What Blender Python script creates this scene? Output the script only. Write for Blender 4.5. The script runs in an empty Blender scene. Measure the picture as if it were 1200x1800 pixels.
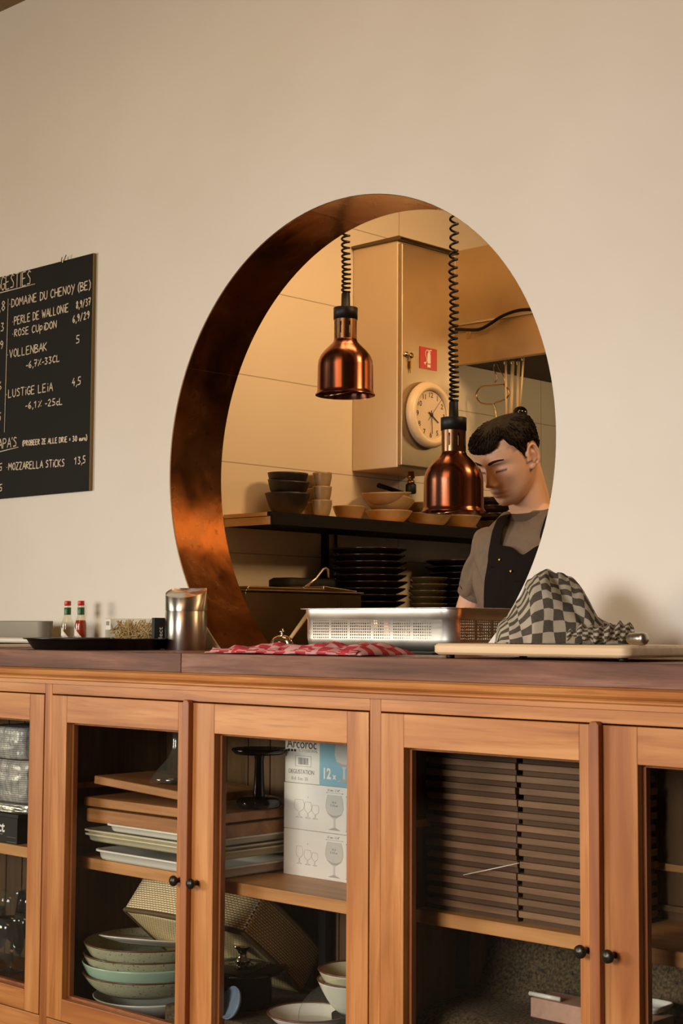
import bpy, bmesh, math, random
from mathutils import Vector, Matrix, noise
random.seed(7)
S = bpy.context.scene
COL = S.collection
PI = math.pi
sin, cos = math.sin, math.cos

# ------------------------------------------------------------------ camera
F_PX, YAW, PITCH, ROLL = 2755.1, math.radians(43.329), math.radians(4.2599), math.radians(.3093)
CAM = Vector((2.834, -3.0, 1.10))
fw = Vector((-sin(YAW)*cos(PITCH), cos(YAW)*cos(PITCH), sin(PITCH)))
r0 = Vector((cos(YAW), sin(YAW), 0)); u0 = r0.cross(fw)
rt = r0*cos(ROLL) + u0*sin(ROLL); up = -r0*sin(ROLL) + u0*cos(ROLL)
cd = bpy.data.cameras.new('camera'); cam = bpy.data.objects.new('camera', cd); COL.objects.link(cam)
cd.sensor_fit = 'VERTICAL'; cd.sensor_height = 36.0; cd.lens = F_PX/1800*36
cd.clip_start = .05; cd.clip_end = 100
cam.matrix_world = Matrix(((rt.x, up.x, -fw.x, CAM.x), (rt.y, up.y, -fw.y, CAM.y), (rt.z, up.z, -fw.z, CAM.z), (0, 0, 0, 1)))
S.camera = cam

def at(px, py, y=None, x=None, z=None):
    """point of the place seen at a photo pixel, on the plane y=, x= or z="""
    d = rt*(px-600) - up*(py-900) + fw*F_PX
    if y is not None: s = (y-CAM.y)/d.y
    elif x is not None: s = (x-CAM.x)/d.x
    else: s = (z-CAM.z)/d.z
    return CAM + d*s
def ppm(P): return F_PX/((Vector(P)-CAM).dot(fw))

# ------------------------------------------------------------------ light, world, exposure
S.view_settings.view_transform = 'Standard'; S.view_settings.look = 'None'
S.view_settings.exposure = 0.0; S.view_settings.gamma = 1.0
W = bpy.data.worlds.new('World'); S.world = W; W.use_nodes = True
bg = W.node_tree.nodes['Background']; bg.inputs[0].default_value = (1.0, .80, .56, 1); bg.inputs[1].default_value = .04

def area(name, loc, target, sx, sy, power, color, spread=180):
    l = bpy.data.lights.new(name, 'AREA'); l.shape = 'RECTANGLE'; l.size = sx; l.size_y = sy
    l.energy = power; l.color = color; l.spread = math.radians(spread)
    o = bpy.data.objects.new(name, l); COL.objects.link(o); o.location = loc
    o.rotation_euler = (Vector(target)-Vector(loc)).to_track_quat('-Z', 'Y').to_euler()
    return o
area('daylight_window', (.55, -6.0, 1.75), (.85, 0, .15), 2.2, 1.5, 38, (1.0, .99, .985), 66)
area('daylight_door', (-5.2, -6.0, 1.6), (-.6, 0, 1.0), 2.4, 1.5, 70, (1.0, .90, .74), 90)
area('dining_ceiling_lamp', (.6, -3.2, 3.15), (-.2, 0, 1.9), 1.6, 1.0, 22, (1.0, .47, .14))
area('kitchen_strip_lamp', (-.20, .42, 2.7), (-.70, .9, 1.5), .6, .25, 7.4, (1.0, .59, .27))
area('added_side_fill', (1.6, .9, 2.85), (-.72, 1.2, 2.0), .5, .5, 14, (1.0, .61, .29), 110)  # added fill light that brightens the steel cabinet door and rear tiles
area('added_hood_fill', (-.05, 2.15, 2.09), (-.75, 2.0, 1.6), .35, .2, 3.6, (1.0, .72, .38))  # added fill light under the hood for the rear tiles and hanging handles

# ------------------------------------------------------------------ materials
def lin(c):
    if isinstance(c, str):
        c = [int(c[i:i+2], 16)/255 for i in (0, 2, 4)]
    return tuple(((v/12.92) if v <= .04045 else ((v+.055)/1.055)**2.4) for v in c) + (1,)
def new_mat(name):
    m = bpy.data.materials.new(name); m.use_nodes = True
    nt = m.node_tree; return m, nt, nt.nodes['Principled BSDF']
def mix_col(nt, fac, a, b):
    n = nt.nodes.new('ShaderNodeMix'); n.data_type = 'RGBA'
    if isinstance(fac, (int, float)): n.inputs[0].default_value = fac
    else: nt.links.new(fac, n.inputs[0])
    for i, v in ((6, a), (7, b)):
        if isinstance(v, tuple): n.inputs[i].default_value = v
        else: nt.links.new(v, n.inputs[i])
    return n.outputs[2]
def coords(nt, scale=(1, 1, 1), kind='Object', loc=(0, 0, 0), rot=(0, 0, 0)):
    tc = nt.nodes.new('ShaderNodeTexCoord'); mp = nt.nodes.new('ShaderNodeMapping')
    nt.links.new(tc.outputs[kind], mp.inputs[0]); mp.inputs['Scale'].default_value = scale
    mp.inputs['Location'].default_value = loc; mp.inputs['Rotation'].default_value = rot
    return mp.outputs[0]
def noise_tex(nt, vec, scale, detail=4, rough=.55, dist=0):
    n = nt.nodes.new('ShaderNodeTexNoise'); nt.links.new(vec, n.inputs['Vector'])
    n.inputs['Scale'].default_value = scale; n.inputs['Detail'].default_value = detail
    n.inputs['Roughness'].default_value = rough; n.inputs['Distortion'].default_value = dist
    return n.outputs[0]
def ramp(nt, fac, stops):
    n = nt.nodes.new('ShaderNodeValToRGB'); nt.links.new(fac, n.inputs[0])
    e = n.color_ramp.elements
    while len(e) < len(stops): e.new(.5)
    for k, (p, c) in zip(e, stops): k.position = p; k.color = c if isinstance(c, tuple) else (c, c, c, 1)
    return n.outputs[0]
def bump(nt, b, height, strength=.3, dist=.002):
    n = nt.nodes.new('ShaderNodeBump'); n.inputs['Strength'].default_value = strength; n.inputs['Distance'].default_value = dist
    nt.links.new(height, n.inputs['Height']); nt.links.new(n.outputs[0], b.inputs['Normal'])
def math_n(nt, op, a, b=None, c=None):
    n = nt.nodes.new('ShaderNodeMath'); n.operation = op
    for i, v in enumerate((a, b, c)):
        if v is None: continue
        if isinstance(v, (int, float)): n.inputs[i].default_value = v
        else: nt.links.new(v, n.inputs[i])
    return n.outputs[0]
def plain(name, col, rough=.5, metal=0, var=0, vscale=8, bstr=0, bscale=60, spec=None, coat=0):
    m, nt, b = new_mat(name); c = lin(col) if not (isinstance(col, tuple) and len(col) == 4) else col
    b.inputs['Roughness'].default_value = rough; b.inputs['Metallic'].default_value = metal
    b.inputs['Base Color'].default_value = c
    if spec is not None: b.inputs['Specular IOR Level'].default_value = spec
    if coat: b.inputs['Coat Weight'].default_value = coat
    if var:
        f = noise_tex(nt, coords(nt), vscale, 5)
        d = tuple(v*(1-var) for v in c[:3]) + (1,); l = tuple(min(1, v*(1+var)) for v in c[:3]) + (1,)
        nt.links.new(ramp(nt, f, [(.3, d), (.7, l)]), b.inputs['Base Color'])
    if bstr: bump(nt, b, noise_tex(nt, coords(nt), bscale, 4), bstr)
    return m
def wood(name, dark, mid, light, axis, rough=.42, scale=1.0, knots=True, spec=.4):
    """grain runs along axis (0 x, 1 y, 2 z) of the object"""
    m, nt, b = new_mat(name)
    sc = [16*scale]*3; sc[axis] = 1.1*scale
    oi = nt.nodes.new('ShaderNodeObjectInfo')
    tc = nt.nodes.new('ShaderNodeTexCoord')
    add = nt.nodes.new('ShaderNodeVectorMath'); add.operation = 'ADD'
    rnd = math_n(nt, 'MULTIPLY', oi.outputs['Random'], 7.0)
    nt.links.new(tc.outputs['Object'], add.inputs[0]); nt.links.new(rnd, add.inputs[1])
    mp = nt.nodes.new('ShaderNodeMapping'); mp.inputs['Scale'].default_value = sc; nt.links.new(add.outputs[0], mp.inputs[0])
    f = noise_tex(nt, mp.outputs[0], 1.0, 6, .6, .6)
    sc2 = [4.0*scale]*3; sc2[axis] = 1.6*scale
    mp2 = nt.nodes.new('ShaderNodeMapping'); mp2.inputs['Scale'].default_value = sc2; nt.links.new(add.outputs[0], mp2.inputs[0])
    f2 = noise_tex(nt, mp2.outputs[0], 1.0, 3)
    c1 = ramp(nt, f, [(.28, lin(dark)), (.5, lin(mid)), (.72, lin(light))])
    c2 = mix_col(nt, ramp(nt, f2, [(.42, 0.0), (.72, .55)]), c1, lin(dark))
    sc3 = [120*scale]*3; sc3[axis] = 6*scale
    mp3 = nt.nodes.new('ShaderNodeMapping'); mp3.inputs['Scale'].default_value = sc3; nt.links.new(add.outputs[0], mp3.inputs[0])
    f3 = noise_tex(nt, mp3.outputs[0], 1.0, 3)
    c3 = mix_col(nt, ramp(nt, f3, [(.52, 0.0), (.72, .42)]), c2, lin(dark))
    nt.links.new(c3, b.inputs['Base Color']); b.inputs['Roughness'].default_value = rough
    b.inputs['Specular IOR Level'].default_value = spec
    bump(nt, b, f3, .12, .001)
    return m
def glass(name, tint=(.95, .97, .95, 1), gloss=.05, ior=1.45):
    """thin clear sheet: lets light straight through and mirrors by fresnel"""
    m = bpy.data.materials.new(name); m.use_nodes = True; nt = m.node_tree; nt.nodes.clear()
    out = nt.nodes.new('ShaderNodeOutputMaterial'); mx = nt.nodes.new('ShaderNodeMixShader')
    t = nt.nodes.new('ShaderNodeBsdfTransparent'); g = nt.nodes.new('ShaderNodeBsdfGlossy'); fr = nt.nodes.new('ShaderNodeFresnel')
    t.inputs[0].default_value = tint; g.inputs['Roughness'].default_value = gloss; fr.inputs['IOR'].default_value = ior
    geo = nt.nodes.new('ShaderNodeNewGeometry')          # mirror only on the outer side: no total reflection inside a thin sheet
    fac = math_n(nt, 'MULTIPLY', fr.outputs[0], math_n(nt, 'SUBTRACT', 1.0, geo.outputs['Backfacing']))
    nt.links.new(fac, mx.inputs[0]); nt.links.new(t.outputs[0], mx.inputs[1]); nt.links.new(g.outputs[0], mx.inputs[2])
    nt.links.new(mx.outputs[0], out.inputs[0]); return m
def hazed_glass(name, tint, haze, gloss=.08, ior=1.7):  # pale diffuse haze mixed in to lighten the glass
    m = glass(name, tint, gloss, ior); nt = m.node_tree; out = nt.nodes['Material Output']
    d = nt.nodes.new('ShaderNodeBsdfDiffuse'); d.inputs[0].default_value = (.8, .8, .74, 1); mx = nt.nodes.new('ShaderNodeMixShader')
    mx.inputs[0].default_value = haze; nt.links.new(out.inputs[0].links[0].from_socket, mx.inputs[1]); nt.links.new(d.outputs[0], mx.inputs[2])
    nt.links.new(mx.outputs[0], out.inputs[0]); return m
def steel(name, col, rough=.3, axis=None, scale=90, aniso=0):
    m, nt, b = new_mat(name); b.inputs['Metallic'].default_value = 1; b.inputs['Base Color'].default_value = lin(col)
    sc = [3, 3, 3]
    if axis is not None: sc = [scale]*3; sc[axis] = 1.2
    f = noise_tex(nt, coords(nt, tuple(sc)), 1.0 if axis is not None else 3, 4)
    nt.links.new(ramp(nt, f, [(.3, rough*.85), (.7, rough*1.2)]), b.inputs['Roughness'])
    if aniso:
        tg = nt.nodes.new('ShaderNodeTangent'); tg.direction_type = 'RADIAL'; tg.axis = 'Z'
        nt.links.new(tg.outputs[0], b.inputs['Tangent']); b.inputs['Anisotropic Rotation'].default_value = .25; b.inputs['Anisotropic'].default_value = aniso
    return m

def wall_paint():
    m, nt, b = new_mat('cream_wall_paint')
    f = noise_tex(nt, coords(nt), 1.6, 6, .6)
    nt.links.new(ramp(nt, f, [(.35, lin('dad2c3')), (.65, lin('dfd8ca'))]), b.inputs['Base Color'])
    b.inputs['Roughness'].default_value = .75; b.inputs['Specular IOR Level'].default_value = .2
    bump(nt, b, noise_tex(nt, coords(nt), 90, 4), .08, .001); return m
def tile_mat(uaxis, off_u, off_z):
    m, nt, b = new_mat('kitchen_wall_tile')
    tc = nt.nodes.new('ShaderNodeTexCoord'); sp = nt.nodes.new('ShaderNodeSeparateXYZ'); nt.links.new(tc.outputs['Object'], sp.inputs[0])
    u = math_n(nt, 'FRACT', math_n(nt, 'DIVIDE', math_n(nt, 'SUBTRACT', sp.outputs[uaxis], off_u), .885))
    v = math_n(nt, 'FRACT', math_n(nt, 'DIVIDE', math_n(nt, 'SUBTRACT', sp.outputs[2], off_z), .2975))
    du = math_n(nt, 'ABSOLUTE', math_n(nt, 'SUBTRACT', u, .5)); dv = math_n(nt, 'ABSOLUTE', math_n(nt, 'SUBTRACT', v, .5))
    gu = math_n(nt, 'GREATER_THAN', du, .5-.0016/.885); gv = math_n(nt, 'GREATER_THAN', dv, .5-.0016/.2975)
    g = math_n(nt, 'MAXIMUM', gu, gv)
    nt.links.new(mix_col(nt, g, lin('d9cdb8'), lin('a3937c')), b.inputs['Base Color'])
    b.inputs['Roughness'].default_value = .45; b.inputs['Specular IOR Level'].default_value = .3
    bump(nt, b, math_n(nt, 'SUBTRACT', 1.0, g), .5, .001); return m
def copper_sheet():
    m, nt, b = new_mat('brushed_copper_sheet'); b.inputs['Metallic'].default_value = 1
    f = noise_tex(nt, coords(nt), 5, 6, .65, .5); f2 = noise_tex(nt, coords(nt), 45, 4)
    c = ramp(nt, f, [(.3, lin('8a5c38')), (.55, lin('a26e46')), (.75, lin('b48254'))])
    nt.links.new(mix_col(nt, ramp(nt, f2, [(.62, 0.0), (.75, .6)]), c, lin('4a2710')), b.inputs['Base Color'])
    nt.links.new(ramp(nt, f, [(.3, .13), (.7, .34)]), b.inputs['Roughness'])
    bump(nt, b, noise_tex(nt, coords(nt), 3, 3), .35, .02); return m
def check_cloth(name, a, bcol, n_u, n_v, third=None, fuzz=.15):
    m, nt, b = new_mat(name)
    uv = coords(nt, (n_u, n_v, 1), 'UV')
    wob = nt.nodes.new('ShaderNodeTexNoise'); wob.inputs['Scale'].default_value = 40
    ck = nt.nodes.new('ShaderNodeTexChecker'); nt.links.new(uv, ck.inputs['Vector']); ck.inputs['Scale'].default_value = 1.0
    ck.inputs['Color1'].default_value = lin(a); ck.inputs['Color2'].default_value = lin(bcol)
    col = ck.outputs[0]
    w = noise_tex(nt, coords(nt, (n_u*14, n_v*14, 1), 'UV'), 1.0, 3)
    col = mix_col(nt, ramp(nt, w, [(.4, 0.0), (.75, fuzz*2)]), col, lin(third or a))
    nt.links.new(col, b.inputs['Base Color']); b.inputs['Roughness'].default_value = .95
    b.inputs['Specular IOR Level'].default_value = .1
    bump(nt, b, noise_tex(nt, coords(nt), 320, 3), .6, .0015); return m
def weave(name, c1, c2, n_u, n_v):
    m, nt, b = new_mat(name)
    uv = coords(nt, (n_u, n_v, 1), 'UV')
    br = nt.nodes.new('ShaderNodeTexBrick'); nt.links.new(uv, br.inputs['Vector']); br.inputs['Scale'].default_value = 1
    br.inputs['Color1'].default_value = lin(c1); br.inputs['Color2'].default_value = lin(c1); br.inputs['Mortar'].default_value = lin(c2)
    br.inputs['Mortar Size'].default_value = .085; br.inputs['Mortar Smooth'].default_value = .7
    br.inputs['Brick Width'].default_value = 1.0; br.inputs['Row Height'].default_value = .5
    nt.links.new(br.outputs[0], b.inputs['Base Color']); b.inputs['Roughness'].default_value = .65
    bump(nt, b, math_n(nt, 'SUBTRACT', 1.0, br.outputs['Fac']), .8, .003); return m
def speckled(name, base, rim=None):
    m, nt, b = new_mat(name)
    f = noise_tex(nt, coords(nt), 190, 2, .6); g = noise_tex(nt, coords(nt), 14, 4)
    c = mix_col(nt, ramp(nt, g, [(.35, 0.0), (.7, .35)]), lin(base), lin('6f7257'))
    c = mix_col(nt, ramp(nt, f, [(.63, 0.0), (.67, .85)]), c, lin('3a3526'))
    nt.links.new(c, b.inputs['Base Color']); b.inputs['Roughness'].default_value = .22; return m
def perforated(name, col, axis, u0, groups, gw, gap, z0, z1, block=0):
    """steel with square groups of punched holes that really let light through"""
    m, nt, b = new_mat(name); b.inputs['Metallic'].default_value = 1; b.inputs['Base Color'].default_value = lin(col)
    f = noise_tex(nt, coords(nt, (8, 8, 120)), 1.0, 3)
    nt.links.new(ramp(nt, f, [(.3, .38), (.7, .46)]), b.inputs['Roughness'])
    tc = nt.nodes.new('ShaderNodeTexCoord'); sp = nt.nodes.new('ShaderNodeSeparateXYZ'); nt.links.new(tc.outputs['Object'], sp.inputs[0])
    P = .0075
    u = math_n(nt, 'SUBTRACT', sp.outputs[axis], u0)
    if block: u = math_n(nt, 'SUBTRACT', u, math_n(nt, 'MULTIPLY', math_n(nt, 'GREATER_THAN', u, 3*(gw+gap)-gap), block))
    z = math_n(nt, 'SUBTRACT', sp.outputs[2], z0)
    cu = math_n(nt, 'SUBTRACT', math_n(nt, 'FRACT', math_n(nt, 'DIVIDE', u, P)), .5)
    cz = math_n(nt, 'SUBTRACT', math_n(nt, 'FRACT', math_n(nt, 'DIVIDE', z, P)), .5)
    hole = math_n(nt, 'LESS_THAN', math_n(nt, 'ADD', math_n(nt, 'MULTIPLY', cu, cu), math_n(nt, 'MULTIPLY', cz, cz)), .085)
    per = gw+gap
    gf = math_n(nt, 'MODULO', u, per)
    ok = math_n(nt, 'MULTIPLY', math_n(nt, 'LESS_THAN', gf, gw), math_n(nt, 'GREATER_THAN', u, 0.0))
    ok = math_n(nt, 'MULTIPLY', ok, math_n(nt, 'LESS_THAN', u, per*groups-gap))
    ok = math_n(nt, 'MULTIPLY', ok, math_n(nt, 'MULTIPLY', math_n(nt, 'GREATER_THAN', z, 0.0), math_n(nt, 'LESS_THAN', z, z1-z0)))
    al = math_n(nt, 'SUBTRACT', 1.0, math_n(nt, 'MULTIPLY', hole, ok))
    nt.links.new(al, b.inputs['Alpha']); return m

M = {}
M['wall'] = wall_paint()
M['tile'] = tile_mat(1, .43, 1.644)
M['tile_x'] = tile_mat(0, 0, 1.644)
M['ceiling'] = plain('brown_ceiling', '8f744a', .8)
M['kceil'] = plain('kitchen_ceiling_paint', 'b8a88c', .8)
M['floor'] = plain('dark_wool_carpet', '6b5a3c', .95, var=.5, vscale=90, bstr=.6, bscale=200)
M['copper'] = copper_sheet()
OR = ('8a4a1c', 'b8763a', 'd09458')
M['wood_x'] = wood('orange_teak_rail', *OR, 0); M['wood_z'] = wood('orange_teak_stile', *OR, 2); M['wood_y'] = wood('orange_teak_side', *OR, 1)
M['wood_s'] = wood('redder_teak_strip', '7a3f1a', '9a5a2e', 'a86c40', 2)
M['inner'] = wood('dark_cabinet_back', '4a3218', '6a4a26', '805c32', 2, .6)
M['shelf'] = wood('pale_teak_shelf', 'a06a38', 'c08a52', 'd0a068', 0)
M['walnut'] = wood('walnut_worktop', '3e2116', '7e523c', 'a67e6a', 0, .5, 1.1, spec=.25)
M['iron'] = plain('blackened_iron_knob', '3a352c', .35, .7)
M['pane'] = glass('cabinet_pane_glass', (.97, .97, .95, 1), .02)
M['clear'] = hazed_glass('clear_glass', (.97, .98, .96, 1), .018)
M['plastic_clear'] = glass('clear_plastic', (.86, .86, .82, 1), .08, 1.5)
M['bottle_glass'] = glass('bottle_glass', (.93, .92, .84, 1), .05, 1.5)
M['dark_glass'] = glass('smoked_glass', (.25, .26, .20, 1), .04, 1.6)
M['board_black'] = plain('black_chalkboard', '1b1813', .65, var=.12, vscale=5, spec=.12)
M['chalk'] = plain('cream_chalk_pen', 'd8ccb4', .9)
M['board_edge'] = plain('ochre_board_edge', '8a7038', .6)
M['steel_h'] = steel('brushed_steel', 'b8b0a2', .30, 2)
M['steel_v'] = steel('brushed_bin_steel', 'd6d0c4', .36, 2, 140, .85)
M['steel_k'] = steel('kitchen_steel', 'a8977c', .42)
M['steel_k2'] = steel('hood_steel', 'd2b88e', .45)
M['hood_shade'] = plain('shaded_hood_underside', '3a3020', .7)  # shade under the hood put into the base colour
M['warmer_steel'] = steel('food_warmer_steel', '8a7454', .32)
M['steel_p'] = plain('painted_steel_cabinet', 'd2bea0', .5, 0)
M['steel_cap'] = steel('dark_cap_steel', '6e6048', .45)
M['chrome'] = plain('chrome', 'd8d4cc', .08, 1)
M['lamp_copper'] = steel('polished_lamp_copper', '8c5842', .22, 2, 120, .6)
M['lamp_neck'] = steel('brass_toned_neck', '7a5a40', .3)
M['black_plastic'] = plain('black_plastic', '12100e', .5, spec=.3)
M['black_matte'] = plain('matte_black', '15130f', .7)
M['black_gloss'] = plain('glossy_black', '0e0c0a', .12)
M['tray_black'] = plain('black_serving_tray', '100f0d', .25, bstr=.1)
M['dark_plate'] = plain('dark_glazed_stoneware', '21160e', .18)
M['olive'] = plain('olive_glazed_stoneware', '4a3a1e', .2)
M['beige'] = plain('beige_stoneware', '937850', .35, var=.12, vscale=30)
M['beige2'] = plain('sandy_stoneware', 'a88758', .45, var=.2, vscale=14)
M['bowl_black'] = plain('matt_black_bowl', '1c130c', .45)
M['pine'] = wood('pale_pine_end', 'b88a50', 'd8ac74', 'e8c690', 0, .5)
M['dark_shelf'] = plain('dark_shelf_edge', '100b07', .7, spec=.2)
M['beech'] = wood('pale_beech_board', 'd4b084', 'e8cfa8', 'f2dfc0', 0, .5, .7)
M['grey_bin'] = plain('grey_plastic_tub', '857c6c', .5)
M['grey_rim'] = plain('pale_tub_rim', 'd2cbbc', .4)
M['red'] = plain('red_cap', 'c8281c', .35)
M['green'] = plain('green_foil', '1f5a22', .35)
M['sauce'] = plain('red_pepper_sauce', 'a8341a', .35)
M['label'] = plain('white_paper_label', 'ddd5c6', .7)
M['ink'] = plain('black_print', '2a2622', .7)
M['ink_grey'] = plain('grey_print', '8f8c86', .7)
M['ink_pale'] = plain('pale_grey_print', 'b4b0a8', .7)
M['match'] = wood('wooden_sticks', 'b8965f', 'd0b27a', 'e0c690', 2, .6)
M['card_white'] = plain('white_carton', 'efeae0', .6)
M['print_glass'] = plain('printed_glass_tint', 'd2cfc7', .6)
M['card_blue'] = plain('pale_blue_print', '8fbccb', .6)
M['white_print'] = plain('white_print', 'f2ede2', .6)
M['white_ceramic'] = plain('white_ceramic', 'dcd8cc', .25)
M['cream_ceramic'] = plain('cream_ceramic', 'c4bb9c', .25)
M['turq'] = plain('turquoise_ceramic', '9db8a2', .25)
M['spk'] = speckled('speckled_green_glaze', 'b2b394')
M['rimbrown'] = plain('brown_glaze_rim', '5a3420', .3)
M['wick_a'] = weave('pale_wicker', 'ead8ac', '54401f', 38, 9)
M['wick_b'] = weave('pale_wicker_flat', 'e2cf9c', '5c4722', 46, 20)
M['wick_c'] = weave('shaded_wicker', 'a8824c', '3a2510', 24, 9)  # darker copy of the pale wicker, with shade put into the colour
M['brd'] = wood('serving_board_teak', '7a4a22', 'a56f3c', 'c08a55', 0, .5)
M['brd_dark'] = wood('dark_stack_board', '4a321e', '745236', '8e6a48', 0, .6)
M['brd_foot'] = plain('dark_board_cleat', '4a3019', .8)
M['mat'] = plain('reflected_carpet', '4a3b26', .98, var=.95, vscale=150, bstr=.9, bscale=150)  # carpet reflection put into this colour and bump
M['crate'] = plain('dark_fibre_crate', '41351f', .95, var=.85, vscale=120, bstr=.6)
M['pink'] = plain('pinkish_cardboard', 'b08a76', .8, var=.1, vscale=60)
M['foil'] = plain('crumpled_silver_foil', 'c0beb6', .3, .9, bstr=1.0, bscale=60)
M['cups'] = plain('white_paper_cups', 'c8c6be', .6)
M['blue'] = plain('blue_grey_ceramic', '6f7f92', .3)
M['cord'] = plain('black_coiled_cord', '0c0a08', .4, spec=.3)
M['brass'] = plain('brass_fitting', 'b08a4a', .28, 1)
M['clock_rim'] = plain('cream_clock_case', 'dcc49c', .35)
M['clock_face'] = plain('clock_face_paper', 'd8c0a0', .5)
M['sign_red'] = plain('red_sign', 'b02418', .4)
M['bamboo'] = plain('pale_wooden_handle', 'd8b888', .5)
M['wire'] = plain('steel_wire', 'b89a68', .2, 1)
M['red_towel'] = check_cloth('red_check_cloth', 'b02a34', 'c79a94', 15, 8, 'c06a6c', .3)
M['grey_towel'] = check_cloth('grey_check_cloth', '453f35', 'a99d88', 13, 19, '8a8070')
M['stripe_cloth'] = plain('white_cloth', 'cfc6b6', .9)
M['shirt'] = plain('grey_brown_tshirt', '6f5e4c', .95, var=.08, vscale=60, bstr=.15, bscale=400)
M['collar'] = plain('darker_tshirt_rib', '55483a', .95)
M['apron'] = plain('black_denim_apron', '17110d', .9, spec=.15, bstr=.2, bscale=400)
M['trouser'] = plain('black_trousers', '191612', .9)
M['shoe'] = plain('black_shoe', '14110e', .5)
def hair_mat():
    m, nt, b = new_mat('dark_brown_hair')
    f = noise_tex(nt, coords(nt, (160, 40, 60)), 1.0, 4, .6, 1.0)
    nt.links.new(ramp(nt, f, [(.35, lin('0c0705')), (.7, lin('24160d'))]), b.inputs['Base Color'])
    b.inputs['Specular IOR Level'].default_value = .2; b.inputs['Roughness'].default_value = .6; bump(nt, b, f, .9, .004); return m
M['hair'] = hair_mat(); M['brow'] = plain('dark_brown_brow', '2e1c11', .8, spec=.1)
def skin_mat():
    m, nt, b = new_mat('skin')
    a = nt.nodes.new('ShaderNodeAttribute'); a.attribute_name = 'tone'
    f = noise_tex(nt, coords(nt), 40, 4)
    c = mix_col(nt, ramp(nt, f, [(.35, 0.0), (.7, .2)]), lin('e6b896'), lin('d8a684'))
    sp = nt.nodes.new('ShaderNodeSeparateColor'); nt.links.new(a.outputs['Color'], sp.inputs[0])
    c = mix_col(nt, sp.outputs[0], c, lin('9c4f42')); c = mix_col(nt, sp.outputs[1], c, lin('7d6250'))
    c = mix_col(nt, sp.outputs[2], c, lin('2a1810'))
    nt.links.new(c, b.inputs['Base Color']); b.inputs['Roughness'].default_value = .5
    b.inputs['Subsurface Weight'].default_value = .08; b.inputs['Subsurface Radius'].default_value = (.01, .004, .002)
    bump(nt, b, noise_tex(nt, coords(nt), 500, 3), .08, .001)
    return m
M['skin'] = skin_mat()

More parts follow.
